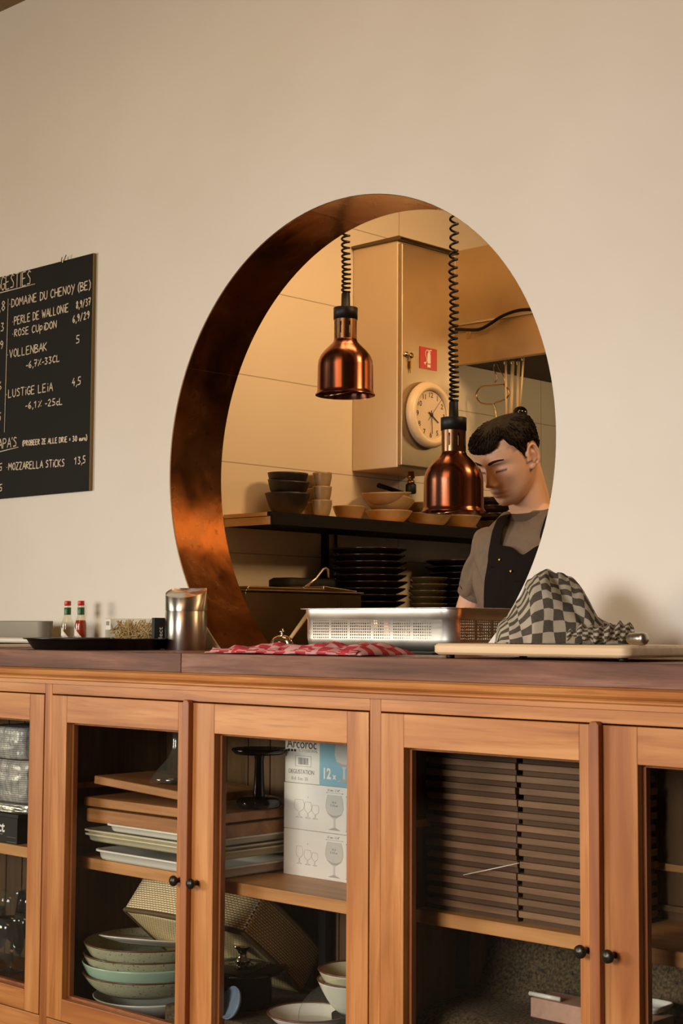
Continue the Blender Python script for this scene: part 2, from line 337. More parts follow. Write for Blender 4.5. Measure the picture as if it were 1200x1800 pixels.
# ------------------------------------------------------------------ mesh helpers
def chain(o):
    m = Matrix.Identity(4)
    while o is not None:
        m = Matrix.LocRotScale(o.location, o.rotation_euler, o.scale) @ m; o = o.parent
    return m
class MB:
    def __init__(s): s.v = []; s.f = []; s.m = []; s.s = []; s.uv = {}
    def add(s, vs, fs, m=0, smooth=False, xf=None, uvs=None):
        b = len(s.v)
        s.v += [(xf @ Vector(v)) if xf else Vector(v) for v in vs]
        for i, f in enumerate(fs):
            if uvs: s.uv[len(s.f)] = [uvs[k] for k in f]
            s.f.append([b+k for k in f]); s.m.append(m); s.s.append(smooth)
        return s
    def box(s, x0, x1, y0, y1, z0, z1, m=0, xf=None):
        v = [(x0, y0, z0), (x1, y0, z0), (x1, y1, z0), (x0, y1, z0), (x0, y0, z1), (x1, y0, z1), (x1, y1, z1), (x0, y1, z1)]
        return s.add(v, [(0, 3, 2, 1), (4, 5, 6, 7), (0, 1, 5, 4), (1, 2, 6, 5), (2, 3, 7, 6), (3, 0, 4, 7)], m, False, xf)
    def lathe(s, prof, n=40, c=(0, 0, 0), m=0, xf=None, smooth=True, a0=0, a1=2*PI):
        full = abs(a1-a0-2*PI) < 1e-6; k = n if full else n+1
        vs = [(c[0]+r*cos(a0+(a1-a0)*i/n), c[1]+r*sin(a0+(a1-a0)*i/n), c[2]+z) for r, z in prof for i in range(k)]
        fs = []
        for j in range(len(prof)-1):
            for i in range(n):
                a, b = j*k+i, j*k+(i+1) % k; c2, d = (j+1)*k+(i+1) % k, (j+1)*k+i
                fs.append((a, b, c2, d))
        return s.add(vs, fs, m, smooth, xf)
    def tube(s, pts, r, n=10, m=0, closed=False, xf=None, caps=True, ell=None):
        pts = [Vector(p) for p in pts]; N = len(pts); vs = []; prev = None
        for i, p in enumerate(pts):
            t = (pts[(i+1) % N]-pts[i-1]) if closed else (pts[min(i+1, N-1)]-pts[max(i-1, 0)])
            t = t.normalized() if t.length > 1e-9 else Vector((0, 0, 1))
            if prev is None:
                a = Vector((0, 0, 1)) if abs(t.z) < .9 else Vector((1, 0, 0)); u = t.cross(a).normalized()
            else: u = (prev - t*prev.dot(t)).normalized()
            prev = u; w = t.cross(u); rr = r[i] if isinstance(r, (list, tuple)) else r
            e = ell or (1, 1)
            for k in range(n):
                a = 2*PI*k/n; vs.append(p + (u*cos(a)*e[0] + w*sin(a)*e[1])*rr)
        fs = []
        for i in range(N if closed else N-1):
            for k in range(n):
                a, b = i*n+k, i*n+(k+1) % n; j = (i+1) % N; fs.append((a, b, j*n+(k+1) % n, j*n+k))
        if not closed and caps: fs.append(tuple(reversed(range(n)))); fs.append(tuple((N-1)*n+k for k in range(n)))
        return s.add(vs, fs, m, True, xf)
    def grid(s, fn, nu, nv, m=0, smooth=True, closed_u=False, xf=None, uv=True):
        ku = nu if closed_u else nu+1
        vs = [fn(i/nu, j/nv) for j in range(nv+1) for i in range(ku)]
        uvs = [(i/nu, j/nv) for j in range(nv+1) for i in range(ku)]
        fs = [(j*ku+i, j*ku+(i+1) % ku, (j+1)*ku+(i+1) % ku, (j+1)*ku+i) for j in range(nv) for i in range(nu)]
        return s.add(vs, fs, m, smooth, xf, uvs if uv else None)
    def prism(s, poly, h0, h1, plane='xz', m=0, xf=None):
        """closed 2-D outline pushed from h0 to h1 along the third axis"""
        mk = {'xz': lambda a, b, h: (a, h, b), 'xy': lambda a, b, h: (a, b, h), 'yz': lambda a, b, h: (h, a, b)}[plane]
        n = len(poly); vs = [mk(a, b, h0) for a, b in poly] + [mk(a, b, h1) for a, b in poly]
        fs = [tuple(range(n)), tuple(reversed(range(n, 2*n)))] + [(i, i+n, (i+1) % n+n, (i+1) % n) for i in range(n)]
        return s.add(vs, fs, m, False, xf)
    def sphere(s, c, r, n=16, m=0, sc=(1, 1, 1), xf=None):
        pr = [(max(1e-4, r*sin(PI*j/n)), -r*cos(PI*j/n)) for j in range(n+1)]
        T = Matrix.Translation(c) @ Matrix.Diagonal((*sc, 1))
        return s.lathe(pr, n*2, m=m, xf=(xf @ T) if xf else T)
    def merge(s, o, xf=None, m=0):
        return s.add(o.v, o.f, m, False, xf)
    def build(s, name, mats, parent=None, world=False, bevel=0, bseg=2, subsurf=0, auto=None, solid=0):
        me = bpy.data.meshes.new(name)
        vs = s.v
        if world and parent is not None:
            inv = chain(parent).inverted(); vs = [inv @ v for v in vs]
        me.from_pydata([tuple(v) for v in vs], [], s.f)
        if not isinstance(mats, (list, tuple)): mats = [mats]
        for k in mats: me.materials.append(M[k] if isinstance(k, str) else k)
        me.polygons.foreach_set('material_index', s.m); me.polygons.foreach_set('use_smooth', s.s)
        if s.uv:
            ul = me.uv_layers.new(name='UVMap'); li = 0
            for pi, f in enumerate(s.f):
                q = s.uv.get(pi)
                for k in range(len(f)):
                    if q: ul.data[li].uv = q[k]
                    li += 1
        bm = bmesh.new(); bm.from_mesh(me); bmesh.ops.recalc_face_normals(bm, faces=bm.faces); bm.to_mesh(me); bm.free()
        me.update()
        o = bpy.data.objects.new(name, me); COL.objects.link(o)
        if parent is not None: o.parent = parent
        if bevel:
            b = o.modifiers.new('bevel', 'BEVEL'); b.width = bevel; b.segments = bseg; b.limit_method = 'ANGLE'; b.angle_limit = .6
        if solid:
            b = o.modifiers.new('solid', 'SOLIDIFY'); b.thickness = solid; b.offset = 0
        if subsurf:
            b = o.modifiers.new('subd', 'SUBSURF'); b.levels = subsurf; b.render_levels = subsurf
        return o
def tag(o, label, cat, group=None, kind=None):
    o['label'] = label; o['category'] = cat
    if group: o['group'] = group
    if kind: o['kind'] = kind
    return o
def thing(name, label, cat, loc=(0, 0, 0), rz=0, group=None, rot=None):
    o = bpy.data.objects.new(name, None); COL.objects.link(o); o.empty_display_size = .05
    o.location = loc; o.rotation_euler = rot or (0, 0, rz); tag(o, label, cat, group); return o
def smooth_path(pts, n=6):
    P = [Vector(p) for p in pts]; out = []
    for i in range(len(P)-1):
        a, b, c, d = P[max(i-1, 0)], P[i], P[i+1], P[min(i+2, len(P)-1)]
        for k in range(n):
            t = k/n; out.append(.5*((2*b)+(c-a)*t+(2*a-5*b+4*c-d)*t*t+(3*b-a-3*c+d)*t**3))
    out.append(P[-1]); return out
def struct(o): o['kind'] = 'structure'; return o
def kids(o): return [c for c in COL.objects if c.parent is o]
def dup(o, loc, label=None, rot=None, name=None):
    c = o.copy(); COL.objects.link(c); c.location = loc
    if rot is not None: c.rotation_euler = rot
    if label: c['label'] = label
    for ch in kids(o):
        d = ch.copy(); COL.objects.link(d); d.parent = c
        for g in kids(ch):
            e = g.copy(); COL.objects.link(e); e.parent = d
    return c
_fc = {}
def text_mb(mb, txt, size, xf, m=0, align='LEFT', depth=.0002, sx=1.0, bold=0):
    """flat printed lettering, added to a mesh builder"""
    cu = bpy.data.curves.new('lettering', 'FONT'); cu.body = txt; cu.size = size; cu.align_x = align; cu.extrude = depth
    cu.offset = bold
    o = bpy.data.objects.new('lettering', cu); COL.objects.link(o)
    dg = bpy.context.evaluated_depsgraph_get()
    me = bpy.data.meshes.new_from_object(o.evaluated_get(dg))
    T = xf @ Matrix.Diagonal((sx, 1, 1, 1))
    mb.add([v.co for v in me.vertices], [tuple(p.vertices) for p in me.polygons], m, False, T)
    bpy.data.objects.remove(o); bpy.data.curves.remove(cu); bpy.data.meshes.remove(me)
def frame(o, x, y):
    """matrix with the given x and y directions (unit) and origin"""
    x = Vector(x).normalized(); y = Vector(y); y = (y - x*y.dot(x)).normalized(); z = x.cross(y)
    return Matrix(((x.x, y.x, z.x, o[0]), (x.y, y.y, z.y, o[1]), (x.z, y.z, z.z, o[2]), (0, 0, 0, 1)))
def rrect(x0, x1, y0, y1, r, n=6):
    pts = []
    for cx, cy, a in ((x1-r, y1-r, 0), (x0+r, y1-r, PI/2), (x0+r, y0+r, PI), (x1-r, y0+r, 1.5*PI)):
        pts += [(cx+r*cos(a+PI/2*i/n), cy+r*sin(a+PI/2*i/n)) for i in range(n+1)]
    return pts
def loft(mb, loops, m=0, cap0=True, cap1=True, smooth=True, mats=None):
    n = len(loops[0]); vs = [p for l in loops for p in l]; b = len(mb.v)
    for j in range(len(loops)-1):
        pass
    fs = [(j*n+i, j*n+(i+1) % n, (j+1)*n+(i+1) % n, (j+1)*n+i) for j in range(len(loops)-1) for i in range(n)]
    if mats:
        mb.add(vs, [], m)
        for j in range(len(loops)-1):
            for i in range(n):
                mb.f.append([b+k for k in (j*n+i, j*n+(i+1) % n, (j+1)*n+(i+1) % n, (j+1)*n+i)]); mb.m.append(mats[j]); mb.s.append(smooth)
    else: mb.add(vs, fs, m, smooth)
    if cap0: mb.f.append([b+k for k in reversed(range(n))]); mb.m.append(m); mb.s.append(False)
    if cap1: mb.f.append([b+(len(loops)-1)*n+k for k in range(n)]); mb.m.append(m); mb.s.append(False)
    return mb

# ------------------------------------------------------------------ the setting
T = 1.038                     # worktop height
CX, CZ, R, TH = 0.0, 1.557, .694, .202   # round opening
CEIL = 3.205
mb = MB()                      # front wall with its round hole
N = 160
ring = [(R*cos(2*PI*i/N), R*sin(2*PI*i/N)) for i in range(N)]
def outer(a, x0=-3.6, x1=3.4, z0=-CZ, z1=CEIL-CZ):
    c, s_ = cos(a), sin(a); k = 1e9
    if abs(c) > 1e-9: k = min(k, (x1/c if c > 0 else x0/c))
    if abs(s_) > 1e-9: k = min(k, (z1/s_ if s_ > 0 else z0/s_))
    return (k*c, k*s_)
angs = sorted(set([2*PI*i/N for i in range(N)] + [math.atan2(b, a) % (2*PI) for a in (-3.6, 3.4) for b in (-CZ, CEIL-CZ)]))
vs = []; n = len(angs)
for yy in (0, TH):
    vs += [(R*cos(a), yy, CZ+R*sin(a)) for a in angs] + [(outer(a)[0], yy, CZ+outer(a)[1]) for a in angs]
fs = []
for i in range(n):
    j = (i+1) % n
    fs += [(i, j, n+j, n+i), (2*n+j, 2*n+i, 3*n+i, 3*n+j), (i, 2*n+i, 2*n+j, j), (n+i, n+j, 3*n+j, 3*n+i)]
mb.add(vs, fs)
struct(mb.build('wall_front', 'wall'))
XL = -.95
struct(MB().box(XL-.12, XL, TH, 4.2, 0, CEIL).build('wall_left', 'tile'))
struct(MB().box(XL-.12, 3.4, 4.2, 4.32, 0, CEIL).build('wall_back', 'tile_x'))
struct(MB().box(3.28, 3.4, TH, 4.2, 0, CEIL).build('wall_right', 'tile'))
struct(MB().box(-3.6, 3.4, 0, 4.32, CEIL, CEIL+.1).build('ceiling', 'kceil'))
struct(MB().box(-3.6, 3.4, -1.6, 0, CEIL, CEIL+.1).build('ceiling_dining', 'ceiling'))
struct(MB().box(-5, 5, -7, 4.32, -.1, 0).build('floor', 'floor'))

ring_t = thing('copper_lining', 'round copper lining set into the wall opening, with seams between its sheets', 'opening lining', (0, 0, CZ))
for a0, a1 in ((-40, 100), (100.05, 154), (154.05, 320)):
    m_ = MB(); k = int((a1-a0)/2.2)
    A = [math.radians(a0+(a1-a0)*i/k) for i in range(k+1)]
    loops = []
    for a in A:
        loops.append([(rr*cos(a), yy, rr*sin(a)) for rr, yy in ((R-.0003, .004), (R-.0003, TH+.002), (R-.0013, TH+.002), (R-.0013, .004))])
    loft(m_, loops, smooth=True)
    o = m_.build('sheet', 'copper', ring_t)
    e = o.modifiers.new('es', 'EDGE_SPLIT'); e.split_angle = .6

# ------------------------------------------------------------------ the display cabinet
FY = -.43
POST = [-1.871, -.678, .515, 1.708]; PW = .016
DT, DB = .917, .065
cab = thing('display_cabinet', 'long orange teak sideboard with glazed doors under the worktop', 'cabinet', (0, -.22, 0))
f = MB()
for x in POST: f.box(x-PW, x+PW, FY, FY+.03, .0, .955, 0)
for a, b in zip(POST, POST[1:]):
    f.box(a+PW, b-PW, FY, FY+.03, DT+.003, .955, 1); f.box(a+PW, b-PW, FY, FY+.03, .0, DB-.003, 1)
f.build('face_frame', ['wood_z', 'wood_x'], cab, True, .0015)
prof = [(-.425, .947), (-.436, .947), (-.436, .958), (-.4395, .9605), (-.4395, .964), (-.436, .9665), (-.441, .969), (-.4455, .973), (-.447, .979), (-.445, .985), (-.440, .988), (-.440, .990), (-.425, .990)]
MB().prism(prof, -2.0, 1.86, 'yz').build('moulding', 'wood_x', cab, True, .0008)
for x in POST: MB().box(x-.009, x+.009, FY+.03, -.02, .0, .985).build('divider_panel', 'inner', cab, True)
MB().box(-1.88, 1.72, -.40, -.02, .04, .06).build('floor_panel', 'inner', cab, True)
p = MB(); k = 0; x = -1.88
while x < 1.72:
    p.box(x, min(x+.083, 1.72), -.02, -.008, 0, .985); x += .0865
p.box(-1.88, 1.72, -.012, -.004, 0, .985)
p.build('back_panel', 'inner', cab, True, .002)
for x in (POST[1], POST[2]):
    p = MB()
    for z in (.66,): p.box(x+.009, x+.022, FY+.06, -.03, z, z+.016)
    p.build('shelf_rail', 'shelf', cab, True)
def shelf(x0, x1, y0):
    MB().box(x0, x1, y0, -.02, .45, .48).build('shelf', 'shelf', cab, True, .002)
shelf(POST[0]+.01, POST[1]-.01, -.345); shelf(POST[1]+.01, POST[2]-.01, -.345); shelf(POST[2]+.01, POST[3]-.01, -.306)
for px, y in ((571, -.05), (812, -.15)):
    P = at(px, 1670, y=y)
    MB().box(P.x-.013, P.x+.013, y-.013, y+.013, .06 if px < 600 else .283, .45).build('shelf_support', 'dark_shelf', cab, True, .002)
MB().box(POST[2]+.02, POST[3]-.02, -.034, -.02, .585, .600).build('back_batten', 'shelf', cab, True)
MB().box(POST[2]+.02, POST[3]-.02, -.034, -.02, .50, .512).build('back_batten', 'inner', cab, True)

def door(x0, x1, gx0, gx1, knob_x, strip=None):
    d = MB(); y0, y1 = FY-.002, FY+.022
    gt, gb = .8455, .121
    d.box(x0, gx0, y0, y1, DB, DT, 0); d.box(gx1, x1, y0, y1, DB, DT, 0)
    d.box(gx0, gx1, y0, y1, gt, DT, 1); d.box(gx0, gx1, y0, y1, DB, gb, 1)
    t = .006                                   # glazing bead behind the pane
    for a, b in ((gx0-.004, gx0+t), (gx1-t, gx1+.004)): d.box(a, b, y1-.004, y1+.012, gb, gt, 2)
    for a, b in ((gb-.004, gb+t), (gt-t, gt+.004)): d.box(gx0, gx1, y1-.004, y1+.012, a, b, 2)
    o = d.build('door', ['wood_z', 'wood_x', 'wood_s'], cab, True, .0015)
    MB().box(gx0-.003, gx1+.003, FY+.012, FY+.0145, gb-.003, gt+.003).build('glass_pane', 'pane', o, True)
    if strip:
        s_ = MB(); a, b = strip
        s_.prism([(a, DB), (b, DB), (b, .917), (b-.006, .924), (a+.006, .924), (a, .917)], FY-.018, FY-.002, 'xz')
        s_.build('meeting_strip', 'wood_s', o, True, .002)
    kb = MB(); kb.lathe([(0.0005, 0), (.0065, 0), (.006, .008), (.0055, .012), (.011, .017), (.0132, .021), (.0125, .026), (.008, .0295), (.0005, .031)], 24,
             xf=Matrix.Translation((knob_x, FY-.002, .484)) @ Matrix.Rotation(PI/2, 4, 'X'))
    kb.build('knob', 'iron', o, True); return o
q = POST[0]
for i, a in enumerate(POST[:3]):
    b = POST[i+1]; mid = a+.584
    L0, L1 = a+PW+.002, a+.584-.001; R0, R1 = L1+.003, b-PW-.002
    door(L0, L1, a+.084, a+.538, a+.5535, (a+.570, a+.594))
    door(R0, R1, a+.671, b-.083, a+.616)

# ------------------------------------------------------------------ the worktop
wt = thing('worktop', 'long walnut-brown worktop lying on the glazed sideboard', 'worktop', (0, -.22, .99))
sx = -.112
MB().box(-2.0, sx-.0008, -.45, -.001, .990, T).build('board', 'walnut', wt, True, .002)
MB().box(sx+.0008, 1.86, -.45, -.001, .990, T).build('board', 'walnut', wt, True, .002)
ps = thing('pass_shelf', 'serving shelf at the foot of the round opening, behind the worktop', 'shelf', (0, .2, .99))
MB().box(-.425, .425, .002, TH+.003, 1.012, T-.001).build('sill_board', 'walnut', ps, True, .002)
MB().box(-.48, 1.4, TH+.004, .46, .995, T-.001).build('kitchen_side_board', 'steel_k', ps, True, .002)
for x in (-.45, 1.3): MB().box(x-.02, x+.02, TH+.02, TH+.06, 0, .995).build('leg', 'steel_k', ps, True, .002)

# ------------------------------------------------------------------ chalkboard with hand lettering
G = {
 'A': [[(0, 0), (.27, 1), (.5, 0)], [(.1, .38), (.43, .36)]], 'B': [[(0, 0), (0, 1), (.35, .92), (.4, .72), (.05, .52), (.46, .38), (.44, .1), (0, 0)]],
 'C': [[(.45, .85), (.25, 1), (.05, .75), (0, .35), (.15, .02), (.45, .12)]], 'D': [[(0, 0), (0, 1), (.35, .85), (.48, .5), (.36, .12), (0, 0)]],
 'E': [[(.42, 1), (0, .97), (0, 0), (.44, .03)], [(0, .52), (.34, .55)]], 'G': [[(.45, .85), (.22, 1), (.03, .7), (.02, .25), (.22, 0), (.46, .15), (.46, .45), (.26, .43)]],
 'H': [[(0, 0), (0, 1)], [(.45, 0), (.45, 1)], [(0, .5), (.45, .52)]], 'I': [[(.1, 0), (.12, 1)]], 'i': [[(.1, 0), (.1, .68)], [(.1, .88), (.1, .98)]],
 'K': [[(0, 0), (0, 1)], [(.44, 1), (.03, .5), (.46, 0)]], 'L': [[(0, 1), (0, 0), (.4, .04)]], 'M': [[(0, 0), (.06, 1), (.28, .4), (.5, 1), (.58, 0)]],
 'N': [[(0, 0), (.02, 1), (.44, 0), (.46, 1)]], 'O': [[(.24, 1), (.04, .72), (.03, .25), (.24, 0), (.45, .25), (.44, .75), (.24, 1)]],
 'P': [[(0, -.05), (.02, 1), (.36, .95), (.44, .72), (.34, .52), (.03, .48)]], 'p': [[(.02, -.35), (.02, .7), (.3, .72), (.38, .45), (.28, .2), (.04, .18)]],
 'R': [[(0, 0), (.02, 1), (.36, .93), (.4, .7), (.05, .5), (.46, 0)]], 'S': [[(.44, .88), (.22, 1), (.05, .78), (.38, .42), (.36, .1), (.02, .08)]],
 'T': [[(0, 1), (.48, 1)], [(.24, 1), (.23, 0)]], 'U': [[(0, 1), (.03, .2), (.22, 0), (.42, .2), (.45, 1)]], 'u': [[(0, .5), (.03, .1), (.2, .02), (.3, .15), (.32, .5), (.34, 0)]],
 'V': [[(0, 1), (.22, 0), (.46, 1)]], 'W': [[(0, 1), (.14, 0), (.3, .7), (.45, 0), (.62, 1)]], 'Y': [[(0, 1), (.24, .5)], [(.48, 1), (.1, -.2)]],
 'Z': [[(0, 1), (.44, 1), (.02, 0), (.46, .02)]], 'r': [[(.02, 0), (.02, .5)], [(.03, .35), (.2, .5), (.3, .45)]], 'o': [[(.16, .5), (.02, .25), (.16, 0), (.32, .25), (.16, .5)]],
 'e': [[(.02, .26), (.3, .3), (.2, .5), (.04, .3), (.12, .02), (.3, .08)]], 'c': [[(.32, .5), (.1, .52), (.02, .2), (.15, 0), (.34, .08)]],
 '0': [[(.24, 1), (.05, .7), (.05, .28), (.24, 0), (.42, .28), (.42, .72), (.24, 1)]], '1': [[(.02, .72), (.24, 1), (.22, 0)]], '2': [[(.03, .8), (.22, 1), (.4, .75), (.02, 0), (.45, .03)]],
 '3': [[(.04, .95), (.38, .92), (.16, .56), (.4, .32), (.25, .02), (.02, .08)]], '4': [[(.28, 1), (.02, .4), (.45, .42)], [(.32, .65), (.3, 0)]], '5': [[(.42, 1), (.1, 1), (.06, .58), (.36, .52), (.36, .12), (.02, .04)]],
 '6': [[(.34, 1), (.08, .6), (.04, .2), (.22, 0), (.4, .2), (.28, .45), (.06, .3)]], '7': [[(0, 1), (.42, 1), (.16, 0)], [(.08, .5), (.4, .52)]], '8': [[(.24, .54), (.06, .78), (.24, 1), (.4, .78), (.24, .54), (.04, .26), (.22, 0), (.42, .24), (.24, .54)]],
 '9': [[(.4, .72), (.22, .5), (.05, .72), (.22, 1), (.4, .75), (.34, .3), (.2, 0)]], ',': [[(.1, .1), (.02, -.22)]], '/': [[(0, -.1), (.36, 1.05)]], '%': [[(.02, 0), (.48, 1)], [(.1, .9), (.1, .75)], [(.4, .25), (.4, .1)]],
 '-': [[(.04, .4), (.3, .42)]], '.': [[(.04, .38), (.06, .46)]], '(': [[(.22, 1.1), (.02, .7), (.02, .2), (.18, -.15)]], ')': [[(.02, 1.1), (.2, .7), (.2, .2), (.02, -.15)]],
 '=': [[(.02, .3), (.28, .32)], [(.02, .55), (.28, .57)]], "'": [[(.06, 1.05), (.02, .8)]], ' ': []}
Wd = {' ': .38, 'I': .3, 'i': .28, '.': .34, ',': .24, "'": .2, 'M': .72, 'W': .76, '-': .42, '(': .32, ')': .3, 'r': .38, 'o': .42, 'e': .4, 'u': .44, 'c': .42, '=': .4, '%': .6}
def hand(mb, txt, p0, p1, hpx, y=-.0135, r=.0021):
    """chalk-pen capitals from baseline start p0 to baseline end p1 (photo pixels on the board)"""
    A, B = at(*p0, y=y), at(*p1, y=y); tot = sum(Wd.get(c, .6) for c in txt)-.1
    X = (B-A); L = X.length; X = X/L; H = hpx/ppm((A+B)/2); U = Vector((0, 0, 1)); k = L/tot; cur = 0
    for c in txt:
        for st in G[c]:
            pts = [A + X*((cur+a)*k) + U*(b*H) for a, b in st]
            fine = []
            for i in range(len(pts)-1):
                fine += [pts[i]+(pts[i+1]-pts[i])*t for t in (0, .5)]
            fine.append(pts[-1])
            mb.tube(fine, r, 6, ell=(1, 1))
        cur += Wd.get(c, .6)
cb = thing('chalkboard', 'black chalkboard with hand-lettered drinks and snacks, hung on the cream wall', 'chalkboard', (-1.57, 0, 1.524))
br_, bl_ = at(163, 445, y=-.012), at(157.5, 862, y=-.012)
bx1 = (br_.x+bl_.x)/2
MB().box(bx1-1.0, bx1, -.012, -.002, bl_.z, br_.z).build('panel', ['board_black'], cb, True, .001)
MB().box(bx1, bx1+.0014, -.012, -.001, bl_.z, br_.z).build('edge_strip', 'board_edge', cb, True)
hk = MB(); P = at(111, 458, y=-.014)
hk.tube([P+Vector((-.006, 0, .012)), P+Vector((-.004, -.004, 0)), P+Vector((.002, -.004, -.008)), P+Vector((.010, -.003, .002)), P+Vector((.016, 0, .016))], .0018, 6)
hk.build('hook', 'wire', cb, True)
wr = MB()
for tx, p0, p1, h in (('SUGGESTIES', (-22, 516), (55, 500), 25), ('.DOMAiNE DU CHENOY (BE)', (17, 541), (159, 508), 15), ('.PERLE DE WALLONiE', (22, 572), (121, 548), 14.5), ('8,9/37', (134, 543), (160, 536), 13),
     ('.ROSE CUpiDON', (22, 593), (100, 576), 13), ('6,9/29', (128, 568), (158, 559), 13), ('5', (134, 604), (141, 603), 14), ('.VOLLENBAK', (13, 630), (83, 616), 14.5), ('-6,7%-33CL', (46, 648), (106, 635), 12),
     ('.LUSTiGE LEiA', (11, 700), (93, 687), 14.5), ('4,5', (127, 679), (143, 676), 14), ('-6,1% -25cL', (45, 719), (111, 711), 12), ("TAPA'S", (-10, 790), (30, 785), 17),
     ('(PROBEER ZE ALLE DRiE = 30 euro)', (40, 784), (153, 774), 9.5), ('.MOZZARELLA STiCKS', (12, 827), (114, 820), 13), ('13,5', (131, 817), (151, 814), 13),
     ('3,8', (-9, 550), (10, 545), 17), ('23', (-5, 585), (8, 581), 15), ('9', (0, 614), (7, 612), 14), ('6', (-3, 686), (4, 684), 14), ('5', (-4, 741), (3, 739), 14), ('5', (-2, 829), (5, 827), 13), (',5', (-4, 865), (5, 863), 12)):
    wr = MB(); hand(wr, tx, p0, p1, h); wr.build('lettering', 'chalk', cb, True)
for a, b in (((-24, 521), (62, 499)), ((14.7, 525), (8, 760)), ((-12, 797), (32.5, 786))):
    MB().tube([at(*a, y=-.0135), at(*b, y=-.0135)], .0017, 6).build('chalk_line', 'chalk', cb, True)

# ------------------------------------------------------------------ things on the worktop
def rbox_tub(mb, w, d, h, rim, flare, r=.03, t=.003, m=0, mr=0):
    """open tray or tub: rounded rectangle, walls leaning out by flare, turned-out rim"""
    def L(e, z, rr): return [(x, y, z) for x, y in rrect(-w/2-e, w/2+e, -d/2-e, d/2+e, rr)]
    loops = [L(-.012, 0, r*.7), L(-.002, .004, r), L(flare*.3, h*.3, r+flare*.3), L(flare, h-.006, r+flare), L(flare+rim, h-.004, r+flare+rim), L(flare+rim, h, r+flare+rim),
             L(flare-t*.3, h, r+flare), L(flare-t, h-.006, r+flare), L(-.004, t+.004, r), L(-.012, t, r*.7)]
    loft(mb, loops, m); return mb
P = at(98, 1082, y=-.165); P.x -= .05
tub = thing('plastic_tub', 'pale grey plastic tub with a turned rim at the left end of the worktop', 'tub', (P.x-.30, -.115, T+.013))
o = rbox_tub(MB(), .49, .05, P.z-T-.013-.016, .0, .004, .024).build('body', 'grey_bin', tub, subsurf=0)
rm = MB(); zr = P.z-T-.013-.02
loft(rm, [[(x, y, z) for x, y in rrect(-.26-e, .26+e, -.035-e, .035+e, .04)] for e, z in ((.019, 0), (.040, .002), (.042, .012), (.036, .017), (.014, .017), (.012, .010), (.019, 0))], cap0=False, cap1=False)
rm.build('rim', 'grey_rim', tub)
nw = thing('folded_cloth', 'folded white cloth with dark stripes under the grey tub', 'cloth', (P.x-.28, -.17, T))
cl = MB(); cl.prism(rrect(-.31, .25, -.16, .12, .012), 0, .011, 'xy'); cl.build('cloth', 'stripe_cloth', nw, bevel=.004)
st_ = MB()
for i in range(14):
    x = -.28+i*.038; st_.box(x, x+(.004 if i % 4 else .010), -.1608, -.16, .002, .0095); st_.box(x, x+(.004 if i % 4 else .010), -.16, .12, .011, .0115)
st_.build('stripes', 'ink', nw)
# hot sauce bottles
def bottle(px, fill, label):
    B = at(px, 1120, y=-.075); sc = 1.0
    t = thing('sauce_bottle', label, 'bottle', (B.x, -.075, T), 0, 'hot sauce bottles beside the tub')
    r = .0172
    t.scale = (1.05, 1.05, 1.07)
    b = MB(); b.lathe([(.0005, 0), (r*.9, 0), (r, .003), (r, .066), (r*.93, .074), (.0115, .086), (.0095, .094), (.0092, .118), (.0088, .120)], 28); b.build('glass', 'bottle_glass', t)
    l = MB(); l.lathe([(.0005, .001), (r*.93, .001), (r*.93, fill), (.0005, fill)] if fill < .066 else [(.0005, .001), (r*.93, .001), (r*.93, .066), (.0135, .078), (.0005, .078)], 24); l.build('sauce', 'sauce', t)
    c = MB(); c.lathe([(.0005, .133), (.0092, .133), (.0097, .131), (.0097, .121), (.009, .1195), (.0005, .1195)], 24); c.build('cap', 'red', t)
    n_ = MB(); n_.lathe([(.0100, .0935), (.0101, .094), (.0101, .114), (.0098, .1145)], 24); n_.build('neck_foil', 'green', t)
    lb = MB(); k = 14; A0 = math.radians(-112)
    V = []; F_ = []
    for i in range(k+1):
        a = A0+(i-k/2)*.21; hh = .029*(1-abs(i-k/2)/(k/2))+.0004
        V += [((r+.0006)*cos(a), (r+.0006)*sin(a), .030-hh), ((r+.0006)*cos(a), (r+.0006)*sin(a), .030+hh)]
    for i in range(k): F_.append((2*i, 2*i+2, 2*i+3, 2*i+1))
    lb.add(V, F_, 0, True)
    for i, ch in enumerate('TABASCO'):
        a = A0+(i-3)*.25
        text_mb(lb, ch, .0095, frame(((r+.0009)*cos(a), (r+.0009)*sin(a), .0275), (-sin(a), cos(a), 0), (0, 0, 1)), 1, 'CENTER')
    lb.build('paper_label', ['label', 'ink_grey'], t); return t
bottle(118, .030, 'nearly empty hot sauce bottle with red cap, next to the grey tub')
bottle(141.5, .078, 'full hot sauce bottle of red sauce with red cap, right of the emptier one')
# clear box of matchsticks / skewer sticks
P0, P1 = at(192, 1120, y=-.14), at(279, 1120, y=-.14); w = P1.x-P0.x; zt = at(240, 1086, y=-.14).z-T-.0045
mbx = thing('stick_box', 'clear plastic box of wooden sticks with black ends between bottles and steel bin', 'box', ((P0.x+P1.x)/2, -.115, T+.0045))
b = MB(); b.box(-w/2, w/2-.012, -.04, .04, 0, zt-.002); b.build('clear_cover', 'plastic_clear', mbx)
b = MB(); b.box(w/2-.012, w/2, -.041, .041, 0, zt); b.box(-w/2, w/2, -.04, .04, -.0, .002)
text_mb(b, 'select', .022, frame((w/2+.0003, -.012, .008), (0, 0, 1), (0, -1, 0)), 1)
b.build('black_carton_ends', ['black_matte', 'white_print'], mbx)
b = MB(); b.box(-w/2+.002, -w/2+.026, -.0415, -.0402, zt-.034, zt-.004)
for i in range(6): b.box(-w/2+.006+i*.0026, -w/2+.0072+i*.0026, -.0418, -.0414, zt-.022, zt-.010, 1)
b.build('price_label', ['label', 'ink'], mbx)
sk = MB(); rnd = random.Random(3)
